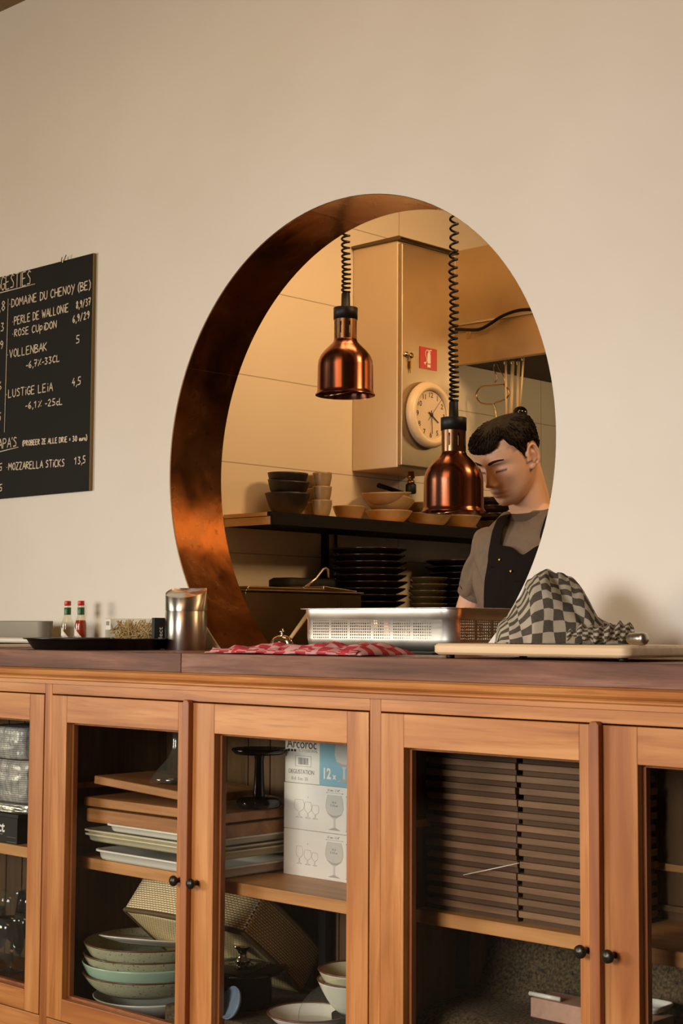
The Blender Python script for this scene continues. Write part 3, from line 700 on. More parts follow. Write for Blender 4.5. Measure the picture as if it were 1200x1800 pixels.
for i in range(420):
    L = .046; a, e = rnd.uniform(0, 2*PI), rnd.uniform(-1.1, 1.1)
    d = Vector((cos(a)*cos(e), .6*sin(a)*cos(e), sin(e)))*L/2
    c = Vector((rnd.uniform(-w/2+.018, w/2-.032), rnd.uniform(-.028, .026), rnd.uniform(.012, zt-.020)))
    p_, q_ = c-d, c+d
    for v in (p_, q_): v.x = min(max(v.x, -w/2+.003), w/2-.015); v.y = min(max(v.y, -.037), .037); v.z = min(max(v.z, .003), zt-.005)
    sk.tube([p_, q_], .0013, 4)
o = sk.build('sticks', 'match', mbx); o['kind'] = 'stuff'
# black tray
C0 = at(171, 1130, y=-.238); ht = at(171, 1123, y=-.40).z-T
tr = thing('serving_tray', 'large round black serving tray under the stick box, seen edge-on', 'tray', (C0.x, -.238, T))
MB().lathe([(.0005, .0), (.172, .0), (.178, .002), (.190, ht*.55), (.196, ht-.004), (.206, ht-.003), (.2075, ht), (.205, ht+.001), (.194, ht), (.187, ht*.55), (.175, .005), (.0005, .004)], 96).build('tray', 'tray_black', tr)
# steel bin with a swing lid
P = at(326, 1141, y=-.085); r = .0585; H = at(326, 1033, y=-.085).z-T; zs = at(326, 1074, y=-.085).z-T
bn = thing('table_bin', 'small brushed steel table bin with swing lid beside the black tray', 'bin', (P.x, -.085, T))
MB().lathe([(.0005, 0), (r, 0), (r, zs-.002), (r-.0015, zs-.001), (r-.0015, zs+.001)], 64).build('body', 'steel_v', bn)
hd = MB(); n = 64; cdir = math.radians(-62)
def lidz(a): return min(H, H - .020*(1+cos(a-cdir))/1.0 + .020) if False else H-.030*max(0, (cos(a-cdir)+.55)/1.55)
V = [(r*cos(2*PI*i/n), r*sin(2*PI*i/n), zs+.001) for i in range(n)]+[(r*cos(2*PI*i/n), r*sin(2*PI*i/n), lidz(2*PI*i/n)) for i in range(n)]
V += [((r-.002)*cos(2*PI*i/n), (r-.002)*sin(2*PI*i/n), lidz(2*PI*i/n)) for i in range(n)]+[((r-.002)*cos(2*PI*i/n), (r-.002)*sin(2*PI*i/n), zs+.001) for i in range(n)]
hd.add(V, [(j*n+i, j*n+(i+1) % n, (j+1)*n+(i+1) % n, (j+1)*n+i) for j in range(3) for i in range(n)], 0, True)
hd.build('lid_collar', 'steel_v', bn)
fl = MB(); V = [((r-.003)*cos(2*PI*i/n), (r-.003)*sin(2*PI*i/n), lidz(2*PI*i/n)-.003) for i in range(n)]
V2 = [((r-.003)*.5*cos(2*PI*i/n), (r-.003)*.5*sin(2*PI*i/n), lidz(2*PI*i/n)*.5+.5*(H-.012)-.004) for i in range(n)]
fl.add(V+V2+[(0, 0, H-.014)], [(i, (i+1) % n, n+(i+1) % n, n+i) for i in range(n)]+[(n+i, n+(i+1) % n, 2*n) for i in range(n)], 0, True)
fl.build('swing_flap', 'steel_v', bn)
# red check tea towel
def fold(u, v, sd, a=1.0): return noise.noise(Vector((u*7+sd, v*4, sd)))*a + .5*a*noise.noise(Vector((u*17, v*9+sd, sd)))
TX0, TX1 = at(402, 1146, y=-.36).x, at(660, 1146, y=-.36).x
rtw = thing('red_towel', 'crumpled red and white check tea towel at the front of the worktop', 'tea towel', ((TX0+TX1)/2, -.33, T))
tw = MB(); L = TX1-TX0
def towel(u, v):
    x = (u-.5)*L; e = min(1, min(u, 1-u)*9)*min(1, min(v, 1-v)*6)
    y = (v-.5)*.19 + .012*fold(u, v, 4) + .03*(u-.5)
    z = .003 + (e**.5)*(.012+.004*u + .008*fold(u, v, 1.7, 1.6) + .008*math.exp(-((u-.9)/.10)**2) + .006*math.exp(-((u-.55)/.12)**2))
    return (x, y, max(.0015, z))
tw.grid(towel, 110, 46); tw.build('cloth', 'red_towel', rtw, solid=.002)
tw = MB()
def tedge(u, v):
    x = (u-.5)*L*.93+.006; y = -.088+.012*fold(u, .2, 9)+.022*(v-.5); z = .005+.007*sin(v*PI)*(1+.9*fold(u, v, 6))
    return (x, y+.03*(u-.5), max(.001, z))
tw.grid(tedge, 90, 10); tw.build('folded_hem', 'red_towel', rtw, solid=.002)
# counter bell
P = at(491, 1128, y=.02); bz = T-.001
bl = thing('counter_bell', 'small chrome counter bell behind the red towel', 'bell', (P.x, .03, bz)); bl.scale = (1.08, 1.08, 1.2)
MB().lathe([(.0005, 0), (.034, 0), (.034, .006), (.030, .008)], 32).build('base', 'black_gloss', bl)
MB().lathe([(.0305, .009), (.031, .011), (.029, .022), (.023, .031), (.013, .0365), (.0005, .0385)], 36).build('dome', 'chrome', bl)
MB().lathe([(.0005, .038), (.004, .038), (.003, .042), (.0065, .0445), (.0065, .046), (.003, .048), (.0035, .051), (.0005, .0525)], 20).build('plunger', 'chrome', bl)
# wooden spatula leaning on the pan
A, B = at(506, 1128, y=.10), at(529, 1096, y=.16)
sp = thing('wooden_spatula', 'wooden spatula handle leaning between the bell and steel pan', 'spatula', (A.x, A.y, T))
d = (B-A).normalized(); A2 = A + d*((T+.004-A.z)/d.z)
MB().tube([A2, A2+(B-A2)*.5, B+d*.06], [.006, .0065, .008], 8, ell=(1.2, .5)).build('handle', 'bamboo', sp, True)
# gastronorm pan, perforated
mt = tag(MB().box(.02, .40, -.10, .33, T, T+.006).build('black_mat', 'black_matte'), 'thin black mat under the perforated steel pan', 'mat')
zt = at(700, 1068, y=.0).z
x0, x1 = at(529, 1075, y=.02).x, at(795, 1075, y=.02).x
y0, y1 = .02, .345; zb = T+.0065
pan = thing('perforated_pan', 'large perforated stainless steel kitchen pan sitting in the round opening', 'pan', ((x0+x1)/2, (y0+y1)/2, zb))
hw, hd_, hh = (x1-x0)/2, (y1-y0)/2, zt-zb
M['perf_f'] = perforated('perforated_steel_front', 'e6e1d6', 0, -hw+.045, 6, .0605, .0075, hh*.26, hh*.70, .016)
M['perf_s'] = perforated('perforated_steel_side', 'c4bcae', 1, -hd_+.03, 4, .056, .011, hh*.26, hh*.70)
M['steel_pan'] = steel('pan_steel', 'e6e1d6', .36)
def panloop(e, z, rr): return [(x, y, z) for x, y in rrect(-hw-e, hw+e, -hd_-e, hd_+e, rr, 8)]
pb = MB(); loft(pb, [panloop(*a) for a in ((-.03, .0, .03), (-.012, .003, .035), (-.003, .014, .04), (0, .03, .042), (.0, hh-.030, .042), (.0035, hh-.026, .044), (.0035, hh-.003, .044))], cap1=False)
# give the straight runs of the wall the punched material (front and back 1, ends 2)
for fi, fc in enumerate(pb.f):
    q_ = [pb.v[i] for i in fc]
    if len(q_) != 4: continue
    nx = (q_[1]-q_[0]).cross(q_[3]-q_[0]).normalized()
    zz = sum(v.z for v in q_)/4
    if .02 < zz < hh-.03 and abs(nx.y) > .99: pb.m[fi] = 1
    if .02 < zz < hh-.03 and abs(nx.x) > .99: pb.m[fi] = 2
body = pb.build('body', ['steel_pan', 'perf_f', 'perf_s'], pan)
rm = MB(); loft(rm, [panloop(*a) for a in ((.0035, hh-.003, .044), (.016, hh-.003, .05), (.016, hh, .05), (.002, hh, .044), (.002, hh-.004, .044))], cap0=False, cap1=False)
rm.build('rim', 'steel_pan', pan)
# cutting board, grey towel, utensil
A, B = at(757, 1150, y=-.40), at(1103, 1155, y=-.40)
bw = B.x-A.x
bd = thing('cutting_board', 'pale beech cutting board on small black feet at the right of the worktop', 'cutting board', ((A.x+B.x)/2, -.24, T))
b = MB(); loft(b, [[(x, y, z) for x, y in rrect(-bw/2-e, bw/2+e, -.16-e, .16+e, .02)] for e, z in ((-.006, .008), (0, .013), (0, .027), (-.005, .032))]); b.build('board', 'beech', bd, bevel=.001)
for sx_ in (-1, 1):
    for sy in (-1, 1): MB().lathe([(.0005, 0), (.009, 0), (.009, .009), (.0005, .009)], 16, (sx_*(bw/2-.03), sy*.13, 0)).build('foot', 'black_plastic', bd)
BT = T+.032
PC = at(982, 1137, y=-.24)
gt = thing('grey_towel', 'crumpled grey and black check kitchen towel heaped on the cutting board', 'kitchen towel', (PC.x, -.24, BT))
k_ = 1/ppm((PC.x, -.24, BT)); rtx = Vector((cos(YAW), sin(YAW), 0))
# silhouette (right-of-centre px, height px), widest at the foot
sil = [(-.134, .0), (-.130, .035), (-.100, .066), (-.082, .095), (-.062, .138), (-.035, .152), (.0, .147), (.035, .125), (.055, .100), (.075, .062), (.105, .042), (.140, .035), (.152, .0)]
def silh(x):
    for (a, h), (b, g) in zip(sil, sil[1:]):
        if a <= x <= b: t = (x-a)/(b-a); return h+(g-h)*t
    return 0
back = Vector((-sin(YAW), cos(YAW), 0))
def gtow(u, v):
    s_ = u*2-1; x = -.134+.286*u
    w = sin((v-.5)*PI)
    h = silh(x); dep = .085*(1-abs(s_)**3)**.5+.012
    dome = max(0, 1-abs(w)**2.0)**.5
    fo = fold(u, v, 2.2, 1.0)
    z = h*dome*(1+.15*fo*(1-abs(w))) + .004*fo
    y = w*dep + .018*noise.noise(Vector((u*5, v*5, 3)))*dome
    crease = .016*math.exp(-((x-.012+.55*(z-.09))/.012)**2)*(1 if w < .2 else 0)*(1-abs(w+.45))
    crease2 = .012*math.exp(-((x+.088)/.014)**2)*math.exp(-((z-.04)/.03)**2)*(1 if w < 0 else 0)
    p_ = rtx*(x+.010*fo*(1-dome)) + back*(y+crease+crease2)
    return (p_.x, p_.y, max(.002, z))
g_ = MB(); g_.grid(gtow, 96, 84); g_.build('cloth', 'grey_towel', gt, solid=.003)
rl = MB(); k = 34                     # twisted roll of cloth lying at the right foot
pts = []; rr = []
for i in range(k+1):
    t = i/k; p_ = rtx*(.0+.150*t) + back*(-.088+.03*t*t); pts.append((p_.x, p_.y, .015+.010*sin(t*PI*.8)+.004*sin(t*9))); rr.append(.011+.0075*sin(min(1, t*1.3)*PI*.62)+.002*sin(t*34))
def roll(u, v):
    i = min(k-1, int(u*k)); t = u*k-i; c = Vector(pts[i]).lerp(Vector(pts[i+1]), t); r_ = rr[i]+(rr[i+1]-rr[i])*t
    r_ *= 1+.20*sin(2*PI*v*2+u*46)
    if u < .02 or u > .98: r_ *= .35
    q_ = back*cos(2*PI*v)*r_; return (c.x+q_.x, c.y+q_.y, max(.001, c.z+sin(2*PI*v)*r_))
rl.grid(roll, 90, 20, closed_u=False); rl.build('twisted_end', 'grey_towel', gt)
P = at(1119, 1130, y=-.33)
ut = thing('utensil', 'short rounded steel knob-like utensil lying at right end of the cutting board', 'utensil', (P.x, -.33, BT))
d = Vector((.80, -.25, 0)).normalized(); pr = [(-.026, .003), (-.024, .0085), (-.018, .0115), (-.006, .0125), (.012, .0135), (.022, .0125), (.027, .009), (.029, .003)]
MB().tube([d*a+Vector((0, 0, .0135)) for a, _ in pr], [r_ for _, r_ in pr], 20).build('knob', 'steel_h', ut)

# ------------------------------------------------------------------ kitchen: steel, hood, shelves
def pixy(px, py, x): return at(px, py, x=x)
CZ0, CZ1 = 1.66, 2.46; CY0, CY1 = 1.065, 1.365; CXR = -.72
sc = thing('steel_wall_cabinet', 'tall closed steel wall cabinet hung on the kitchen tiles, clock on its door', 'cabinet', (XL+.115, 1.3, CZ0))
MB().box(XL+.001, CXR-.018, CY0, CY1, CZ0, CZ1).build('body', 'steel_p', sc, True, .003)
MB().box(CXR-.017, CXR, CY0+.004, CY1-.004, CZ0+.006, CZ1-.012).build('door', 'steel_k', sc, True, .003)
t_ = MB(); t_.prism([(XL+.001, CZ1), (CXR+.006, CZ1-.002), (CXR+.012, CZ1+.004), (CXR-.004, CZ1+.012), (XL+.001, CZ1+.010)], CY0-.012, CY1+.01, 'xz'); t_.build('top_cap', 'steel_cap', sc, True, .002)
P = at(713, 623, x=CXR)
lk = MB(); lk.lathe([(.0005, 0), (.009, 0), (.009, .006), (.006, .008), (.0005, .009)], 20, xf=Matrix.Translation((CXR, P.y, P.z)) @ Matrix.Rotation(PI/2, 4, 'Y')); lk.build('lock', 'chrome', sc, True)
ky = MB(); y_, z_ = P.y+.020, P.z-.002
ky.tube([(CXR+.008, P.y, P.z), (CXR+.010, P.y+.012, P.z+.002), (CXR+.010, y_, P.z)], .0012, 6)
ky.lathe([(.0005, 0), (.010, 0), (.010, .002), (.0005, .002)], 18, xf=Matrix.Translation((CXR+.008, y_, z_)) @ Matrix.Rotation(PI/2, 4, 'Y'))
ky.box(CXR+.006, CXR+.008, y_-.004, y_+.004, z_-.046, z_-.008); ky.prism([(y_-.007, z_-.02), (y_+.008, z_-.02), (y_+.005, z_-.04), (y_, z_-.062), (y_-.005, z_-.04)], CXR+.003, CXR+.0055, 'yz')
ky.build('keys', 'brass', sc, True)
# red sign with fire extinguisher pictogram
A, B = at(737, 604, x=CXR), at(767, 657, x=CXR); sw, sh = B.y-A.y, A.z-B.z-.018
sg = thing('fire_sign', 'small square red fire extinguisher sign on the steel cabinet door', 'sign', (CXR, (A.y+B.y)/2, (A.z+B.z)/2))
MB().box(.0004, .0020, -sw/2, sw/2, -sh/2, sh/2).build('plate', 'sign_red', sg)
pg = MB(); q = sh
pg.prism([(-.08*q, -.40*q), (.14*q, -.40*q), (.14*q, -.27*q), (-.08*q, -.27*q)], .0021, .0026, 'yz')
pg.prism([(-.08*q, -.22*q), (.14*q, -.22*q), (.14*q, .18*q), (.10*q, .26*q), (.06*q, .30*q), (.06*q, .34*q), (.0*q, .34*q), (0, .30*q), (-.05*q, .26*q), (-.08*q, .18*q)], .0021, .0026, 'yz')
pg.prism([(-.10*q, .36*q), (.22*q, .43*q), (.22*q, .39*q), (.06*q, .33*q), (.16*q, .29*q), (.15*q, .26*q), (-.04*q, .33*q)], .0021, .0026, 'yz')
hs = [(-.02, .40), (-.14, .38), (-.21, .28), (-.20, .14), (-.13, 0), (-.11, -.10), (-.16, -.18)]
pg.tube([(.0024, a*q, b*q) for a, b in hs], .014*q, 6)
pg.prism([(-.14*q, -.14*q), (-.18*q, -.17*q), (-.33*q, -.20*q), (-.24*q, -.32*q)], .0021, .0026, 'yz')
pg.build('pictogram', 'label', sg)
# wall clock
C_ = at(749, 730, x=CXR); cr = .118
ck = thing('wall_clock', 'round cream wall clock on the steel cabinet door', 'clock', (CXR, C_.y, C_.z), rot=(0, PI/2, 0))
# local z points along +x of the place; local x is down, local y is +y
MB().lathe([(.0005, .001), (cr*.96, .001), (cr, .012), (cr*.985, .024), (cr*.90, .034), (cr*.80, .035), (cr*.74, .030), (cr*.725, .022)], 64).build('case', 'clock_rim', ck)
MB().lathe([(.0005, .020), (cr*.735, .020)], 48).build('dial', 'clock_face', ck)
nm = MB()
for h in range(1, 13):
    a = h*PI/6; y_, x_ = sin(a)*cr*.60, -cos(a)*cr*.60
    nm = MB(); text_mb(nm, str(h), .026, frame((x_+.0095, y_, .0208), (0, 1, 0), (-1, 0, 0)), 0, 'CENTER'); nm.build('numeral', 'ink', ck)
def hand_m(ang, L, w, z, tail=.015):
    m_ = MB(); d = Vector((-cos(ang), sin(ang), 0)); p = Vector((-d.y, d.x, 0))*w
    a, b = -d*tail, d*L; v = [a-p, b-p*.6, b+p*.6, a+p]
    m_.add([(k.x, k.y, z) for k in v]+[(k.x, k.y, z+.0012) for k in v], [(0, 3, 2, 1), (4, 5, 6, 7), (0, 1, 5, 4), (1, 2, 6, 5), (2, 3, 7, 6), (3, 0, 4, 7)]); return m_
hand_m(math.radians(122), cr*.40, .0022, .0225).build('hour_hand', 'ink', ck)
hand_m(math.radians(177), cr*.58, .0016, .0245).build('minute_hand', 'ink', ck)
o = hand_m(math.radians(42), cr*.66, .0006, .0262, .03).build('second_hand', 'ink', ck)
MB().lathe([(.0005, .020), (.005, .020), (.005, .028), (.0005, .029)], 16).build('hub', 'ink', ck)
# gas valve below the cabinet
P = at(722, 832, x=XL+.14); zb_ = at(722, 868, x=XL+.14).z
gv = thing('pipe_valve', 'brass and black pipe valve hanging under the steel cabinet', 'valve', (XL+.14, P.y, zb_))
h = CZ0-zb_
MB().lathe([(.0005, h), (.011, h), (.011, h-.012), (.014, h-.014), (.014, h-.022), (.009, h-.024), (.009, h*.62), (.013, h*.60), (.013, h*.45), (.0005, h*.45)], 20).build('fitting', 'brass', gv)
MB().lathe([(.0005, h*.45), (.017, h*.45), (.019, h*.38), (.019, .004), (.016, 0), (.0005, 0)], 20).build('socket', 'black_plastic', gv)
# extractor hood
HY = 1.62
hx1 = 1.3; zb_, zf, zt_ = 2.108, 2.258, 2.56
hd = thing('extractor_hood', 'big steel extractor hood over the back of the kitchen', 'hood', (.2, 2.3, zb_))
m_ = MB(); m_.box(XL+.002, hx1, HY, HY+.012, zb_, zf); m_.box(XL+.002, hx1, HY+.012, HY+.03, zb_, zb_+.015)
m_.build('lower_panel', 'steel_k2', hd, True, .001)
m_ = MB(); m_.prism([(HY+.012, zf), (HY+.03, zf), (HY+.05, zt_), (HY+.03, zt_)], XL+.002, hx1, 'yz'); m_.prism([(HY+.03, zt_-.012), (HY+.05, zt_), (3.3, zt_+.02), (3.3, zt_)], XL+.002, hx1, 'yz')
m_.build('upper_panel', 'steel_k2', hd, True)
m_ = MB(); m_.box(XL+.002, hx1, HY-.008, HY+.012, zf, zf+.006); m_.build('joint_flange', 'steel_p', hd, True, .001)
MB().box(XL+.002, hx1, HY+.03, 2.75, zb_+.012, zb_+.02).build('underside', 'hood_shade', hd, True)
MB().box(XL+.002, hx1, 2.73, 2.75, zb_-.03, zb_+.02).build('rear_lip', 'steel_k', hd, True)
m_ = MB(); a = at(822, 585, y=HY-.004)
m_.box(a.x-.008, a.x+.008, HY-.004, HY, a.z-.022, a.z+.010)
m_.build('label_plate', 'pine', hd, True)
m_ = MB(); a = at(838, 579, y=HY-.004); m_.sphere((a.x, HY-.001, a.z), .004, 8); m_.build('screw', 'chrome', hd, True)
pts = [at(770, 582, y=HY-.02), at(800, 579, y=HY-.02), at(830, 580, y=HY-.03), at(845, 578, y=HY-.03), at(860, 570, y=HY-.03), at(880, 557, y=HY-.03), at(905, 547, y=HY-.03), at(930, 544, y=HY-.03), at(960, 546, y=HY-.03)]
tag(MB().tube(smooth_path(pts), .0065, 8).build('power_cable', 'cord'), 'black cable running across the front of the hood', 'cable')
# utensils hanging under the hood
UY = 1.69
def bar(px0, py0, px1, py1, w, t, name, mat_, label, cat, y=UY):
    A, B = at(px0, py0, y=y), at(px1, py1, y=y); A.z = zb_+.004
    th = thing(name, label, cat, (B.x, y, B.z), 0, None)
    MB().tube([A, A.lerp(B, .5), B], w, 8, ell=(1, t)).build('handle', mat_, th, True)
    hk = MB(); hk.tube([A+Vector((0, 0, .010)), A+Vector((0, -.012, .006)), A+Vector((0, -.012, -.012)), A+Vector((0, 0, -.016))], .002, 6); hk.build('hook', 'wire', th, True)
    return th
bar(889, 640, 890, 745, .0065, .5, 'wooden_stick', 'bamboo', 'thinnest of the pale flat handles hanging under the hood, nearest the bent wire hook', 'utensil')
bar(901, 640, 897, 745, .010, .5, 'wooden_paddle', 'bamboo', 'widest pale flat handle hanging under the hood, with a dark hole near its top', 'utensil', UY+.02)
bar(911, 640, 909, 735, .0085, .5, 'wooden_spoon', 'bamboo', 'pale flat handle hanging under the hood right beside the ladle', 'utensil', UY+.04)
ld = bar(920, 640, 914, 714, .005, .6, 'ladle', 'bamboo', 'ladle with a dark round bowl hanging right behind the man\'s head', 'ladle', UY-.02)
P = at(914, 725, y=UY-.02)
MB().sphere(P, .027, 14, sc=(1, 1, .85)).build('bowl', 'black_gloss', ld, True)
wk = thing('wire_hook', 'bent steel wire hook hanging under the hood, left of the pale handles', 'wire hook', at(872, 745, y=UY))
Wp = [(868, 638), (868, 650), (872, 660), (872, 668), (869, 672), (868, 669)]
m_ = MB(); m_.tube(smooth_path([at(a, b, y=UY) for a, b in Wp]), .0022, 8)
W2 = [(874, 638), (877, 648), (884, 660), (887, 672), (884, 676)]
m_.tube(smooth_path([at(a, b, y=UY) for a, b in W2]), .0022, 8)
W3 = [(884, 676), (862, 678), (846, 680), (838, 688), (837, 698), (843, 707), (852, 710), (864, 710)]
m_.tube(smooth_path([at(a, b, y=UY) for a, b in W3]), .003, 8)
W4 = [(873, 745), (870, 720), (868, 710), (880, 705), (890, 700), (894, 691), (891, 682), (884, 676)]
m_.tube(smooth_path([at(a, b, y=UY) for a, b in W4]), .0028, 8)
m_.build('bent_wire', 'wire', wk, True)

# shelves along the left kitchen wall
SZ = 1.469
sh_ = thing('wall_shelf', 'dark-edged wooden shelf of bowls along the kitchen tile wall', 'shelf', (XL+.11, 1.3, SZ-.03))
MB().box(XL+.001, -.745, .45, 2.3, SZ-.012, SZ).build('top_board', 'pine', sh_, True)
m_ = MB().box(XL+.001, -.732, .452, 2.3, SZ-.040, SZ-.014); m_.m[0] = 1; m_.build('lower_board', ['pine', 'dark_shelf'], sh_, True)  # bottom face takes the dark colour: painted shade under the shelf
MB().box(-.745, -.727, .45, 2.3, SZ-.010, SZ+.001).build('edge_strip', 'dark_shelf', sh_, True)
MB().box(-.732, -.720, .452, 2.3, SZ-.040, SZ-.011).build('edge_strip', 'dark_shelf', sh_, True)
for y in (.92, 1.75):
    b = MB(); b.box(XL+.001, XL+.016, y-.012, y+.012, 1.14, SZ-.040); b.build('bracket', 'black_matte', sh_, True)
pp = at(583, 950, x=XL+.012)
tag(MB().tube([(XL+.012, pp.y+.02, 1.12), (XL+.012, pp.y+.02, 1.25), (XL+.012, pp.y+.02, SZ-.042)], .006, 10).build('conduit_pipe', 'steel_h'), 'thin grey conduit pipe on the tiles below the bowl shelf', 'pipe')
ls = thing('plate_shelf', 'low dark shelf carrying the stacks of plates', 'shelf', (XL+.22, 1.5, 1.10))
MB().box(XL+.001, -.53, .82, 2.6, 1.10, 1.12).build('shelf_board', 'dark_shelf', ls, True, .002)
for y in (.86, 2.5):
    for x in (XL+.04, -.57): MB().box(x-.015, x+.015, y-.015, y+.015, .93, 1.10).build('leg', 'dark_shelf', ls, True)
kc = thing('kitchen_counter', 'steel kitchen counter along the tile wall under the plates', 'counter', (XL+.3, 1.5, 0))
MB().box(XL+.001, -.50, .215, 2.7, .90, .93).build('top', 'steel_k', kc, True, .003)
MB().box(XL+.01, -.53, .24, 2.68, .06, .90).build('cabinet_body', 'steel_k', kc, True, .002)

def bowl(mb, R_, h, foot=.5, t=.004, m=0, pw=.5, c=(0, 0, 0), rim=None, n=44):
    pr = [(.0005, .002), (R_*foot-.002, .002), (R_*foot, 0)] if foot else [(.0005, 0)]
    k = 12
    for i in range(1, k+1):
        u = i/k; pr.append((R_*foot+(R_-R_*foot)*u**pw, .003+(h-.003)*u))
    pr += [(R_-t*.5, h+.001), (R_-t, h-.001)]
    for i in range(k-1, 0, -1):
        u = i/k; pr.append((max(.001, R_*foot+(R_-R_*foot)*u**pw-t), max(t+.002, .003+(h-.003)*u)))
    pr.append((.0005, t+.002)); mb.lathe(pr, n, c, m); return mb
def bowl_thing(name, label, loc, R_, h, mat_, foot=.5, pw=.5, rot=(0, 0, 0), group=None, cat='bowl', rimmat=None, t=.004):
    b = MB(); bowl(b, R_, h, foot, t, 0, pw)
    o = b.build(name, mat_)
    if rimmat:
        o.name = 'shell'; T_ = thing(name, label, cat, loc, 0, group, rot); o.parent = T_; o.name = 'shell'
        rm = MB(); rm.tube([((R_-t*.45)*cos(2*PI*i/60), (R_-t*.45)*sin(2*PI*i/60), h) for i in range(60)], t*.62, 8, closed=True); rm.build('rim', rimmat, T_); return T_
    o.location = loc; o.rotation_euler = rot; return tag(o, label, cat, group)
SX = -.835
P = at(505, 880, x=SX); g = 'black bowls on the kitchen shelf'
r_ = 40/ppm(P)
bowl_thing('black_bowl', 'black bowl at the bottom of the dark stack at shelf front end', (SX, P.y, SZ), r_, .075, 'bowl_black', .42, .45, group=g)
bowl_thing('black_bowl', 'black bowl in the middle of the dark stack, tilted', (SX, P.y, SZ+.048), r_*.93, .070, 'bowl_black', .45, .42, (.02, .10, 0), g)
bowl_thing('black_bowl', 'topmost black bowl of the dark stack at shelf front end', (SX, P.y, SZ+.076), r_*.90, .066, 'bowl_black', .45, .4, (0, .02, 0), g)
def bstack(px, rpx, n, dz, hh, x, mat_, where, dx=0):
    P = at(px, 890, x=x); r_ = rpx/ppm(P); nm = {0: 'lowest', n-1: 'topmost'}
    for i in range(n):
        w = nm.get(i, 'middle')
        bowl_thing('stoneware_bowl', '%s beige stoneware bowl of the %s' % (w, where), (x+dx*i, P.y, SZ+dz*i), r_*(1 if i == 0 else .96), hh, mat_, .55, .4, (0, random.uniform(-.03, .03), 0), 'beige bowl stacks on the kitchen shelf')
bstack(558, 26, 3, .046, .056, -.865, 'beige', 'small stack half hidden behind the black bowls')
bstack(566, 18, 3, .046, .056, -.78, 'beige', 'small stack right of the black bowls')
P = at(613, 895, x=SX); bowl_thing('stoneware_bowl', 'single wide beige bowl alone beside the small beige stack', (SX, P.y, SZ), 29/ppm(P), .050, 'beige', .5, .5)
P = at(683, 895, x=SX); r_ = 42/ppm(P)
bowl_thing('pasta_plate', 'lowest deep sandy plate under the slanting pile on the shelf', (SX, P.y, SZ), r_, .046, 'beige2', .45, .6, group='slanting pile of deep plates')
bowl_thing('pasta_plate', 'middle deep sandy plate of the slanting pile, tipped to the right', (SX, P.y, SZ+.040), r_*1.06, .048, 'beige2', .5, .6, (-.16, -.06, 0), 'slanting pile of deep plates')
bowl_thing('pasta_plate', 'topmost deep sandy plate of the slanting pile', (SX, P.y-.012, SZ+.064), r_*1.06, .046, 'beige2', .5, .6, (.06, .02, 0), 'slanting pile of deep plates')
P = at(752, 880, x=SX+.01); bowl_thing('stoneware_bowl', 'beige bowl right of the slanting pile, its left edge showing beside the lamp', (SX+.01, P.y, SZ+.030), 40/ppm(P), .055, 'beige', .5, .5, group='bowls behind the nearer lamp')
bowl_thing('stoneware_bowl', 'lower beige bowl right of the slanting pile, under the other one', (SX+.01, P.y, SZ), 42/ppm(P), .048, 'beige', .5, .5, group='bowls behind the nearer lamp')
P = at(808, 905, x=SX); bowl_thing('stoneware_bowl', 'wide pale bowl showing just below the nearer copper lamp', (SX, P.y, SZ), 38/ppm(P), .05, 'beige', .45, .55)
for i in range(4):
    P = at(868, 900, x=SX); bowl_thing('dark_bowl', '%s dark bowl of the stack behind the man\'s chin' % ('lowest', 'second lowest', 'second highest', 'topmost')[i], (SX, P.y, SZ+i*.030), 36/ppm(P), .04, 'dark_plate', .5, .5, group='dark bowls behind the man')
# black pan handle behind the slanting pile
A, B = at(667, 859, x=-.90), at(716, 868, x=-.90)
pn = thing('frying_pan', 'black frying pan lying behind the slanting plates, handle sticking out', 'pan', (-.875, B.y+.10, SZ))
MB().lathe([(.0005, 0), (.055, 0), (.07, .05), (.068, .05), (.054, .003), (.0005, .003)], 30).build('body', 'black_matte', pn)
MB().tube([(-.03, -.05, .048), (-.03, -.12, B.z-SZ+.002), (-.03, A.y-B.y-.10, A.z-SZ+.012)], [.009, .008, .009], 8).build('handle', 'black_plastic', pn)

# plates below
def plate(mb, R_, h=.026, m=0):
    mb.lathe([(.0005, .002), (R_*.6, .002), (R_*.62, 0), (R_*.66, .003), (R_*.86, h*.55), (R_*.985, h*.9), (R_, h), (R_*.99, h+.002), (R_*.86, h*.55+.005), (R_*.64, .007), (.0005, .006)], 56, m=m); return mb
def pstack(px, x, rpx, n, dz, mat_, where, zb_, name='dinner_plate', h=.026):
    P = at(px, 1010, x=x); r_ = rpx/ppm(P); o = None
    ords = ['lowest', 'second', 'third', 'fourth', 'fifth', 'sixth', 'seventh', 'eighth', 'ninth', 'tenth', 'eleventh', 'twelfth']
    for i in range(n):
        l = ('topmost' if i == n-1 else ords[i]+('' if i == 0 else ' from bottom'))+' '+where
        lo = (x+random.uniform(-.004, .004), P.y+random.uniform(-.004, .004), zb_+dz*i)
        if o is None: o = plate(MB(), r_, h).build(name, mat_); o.location = lo; tag(o, l, 'plate', where)
        else: dup(o, lo, l)
    return P
pstack(648, -.765, 67, 11, .0225, 'dark_plate', 'dark glazed plate in the big stack behind the steel box', 1.12)
pstack(812, -.78, 66, 10, .0225, 'dark_plate', 'dark glazed plate in the far stack beside the man', 1.12)
pstack(752, -.62, 34, 7, .022, 'olive', 'small olive glazed dish in the low stack between dark plates', 1.12, 'olive_dish', .022)
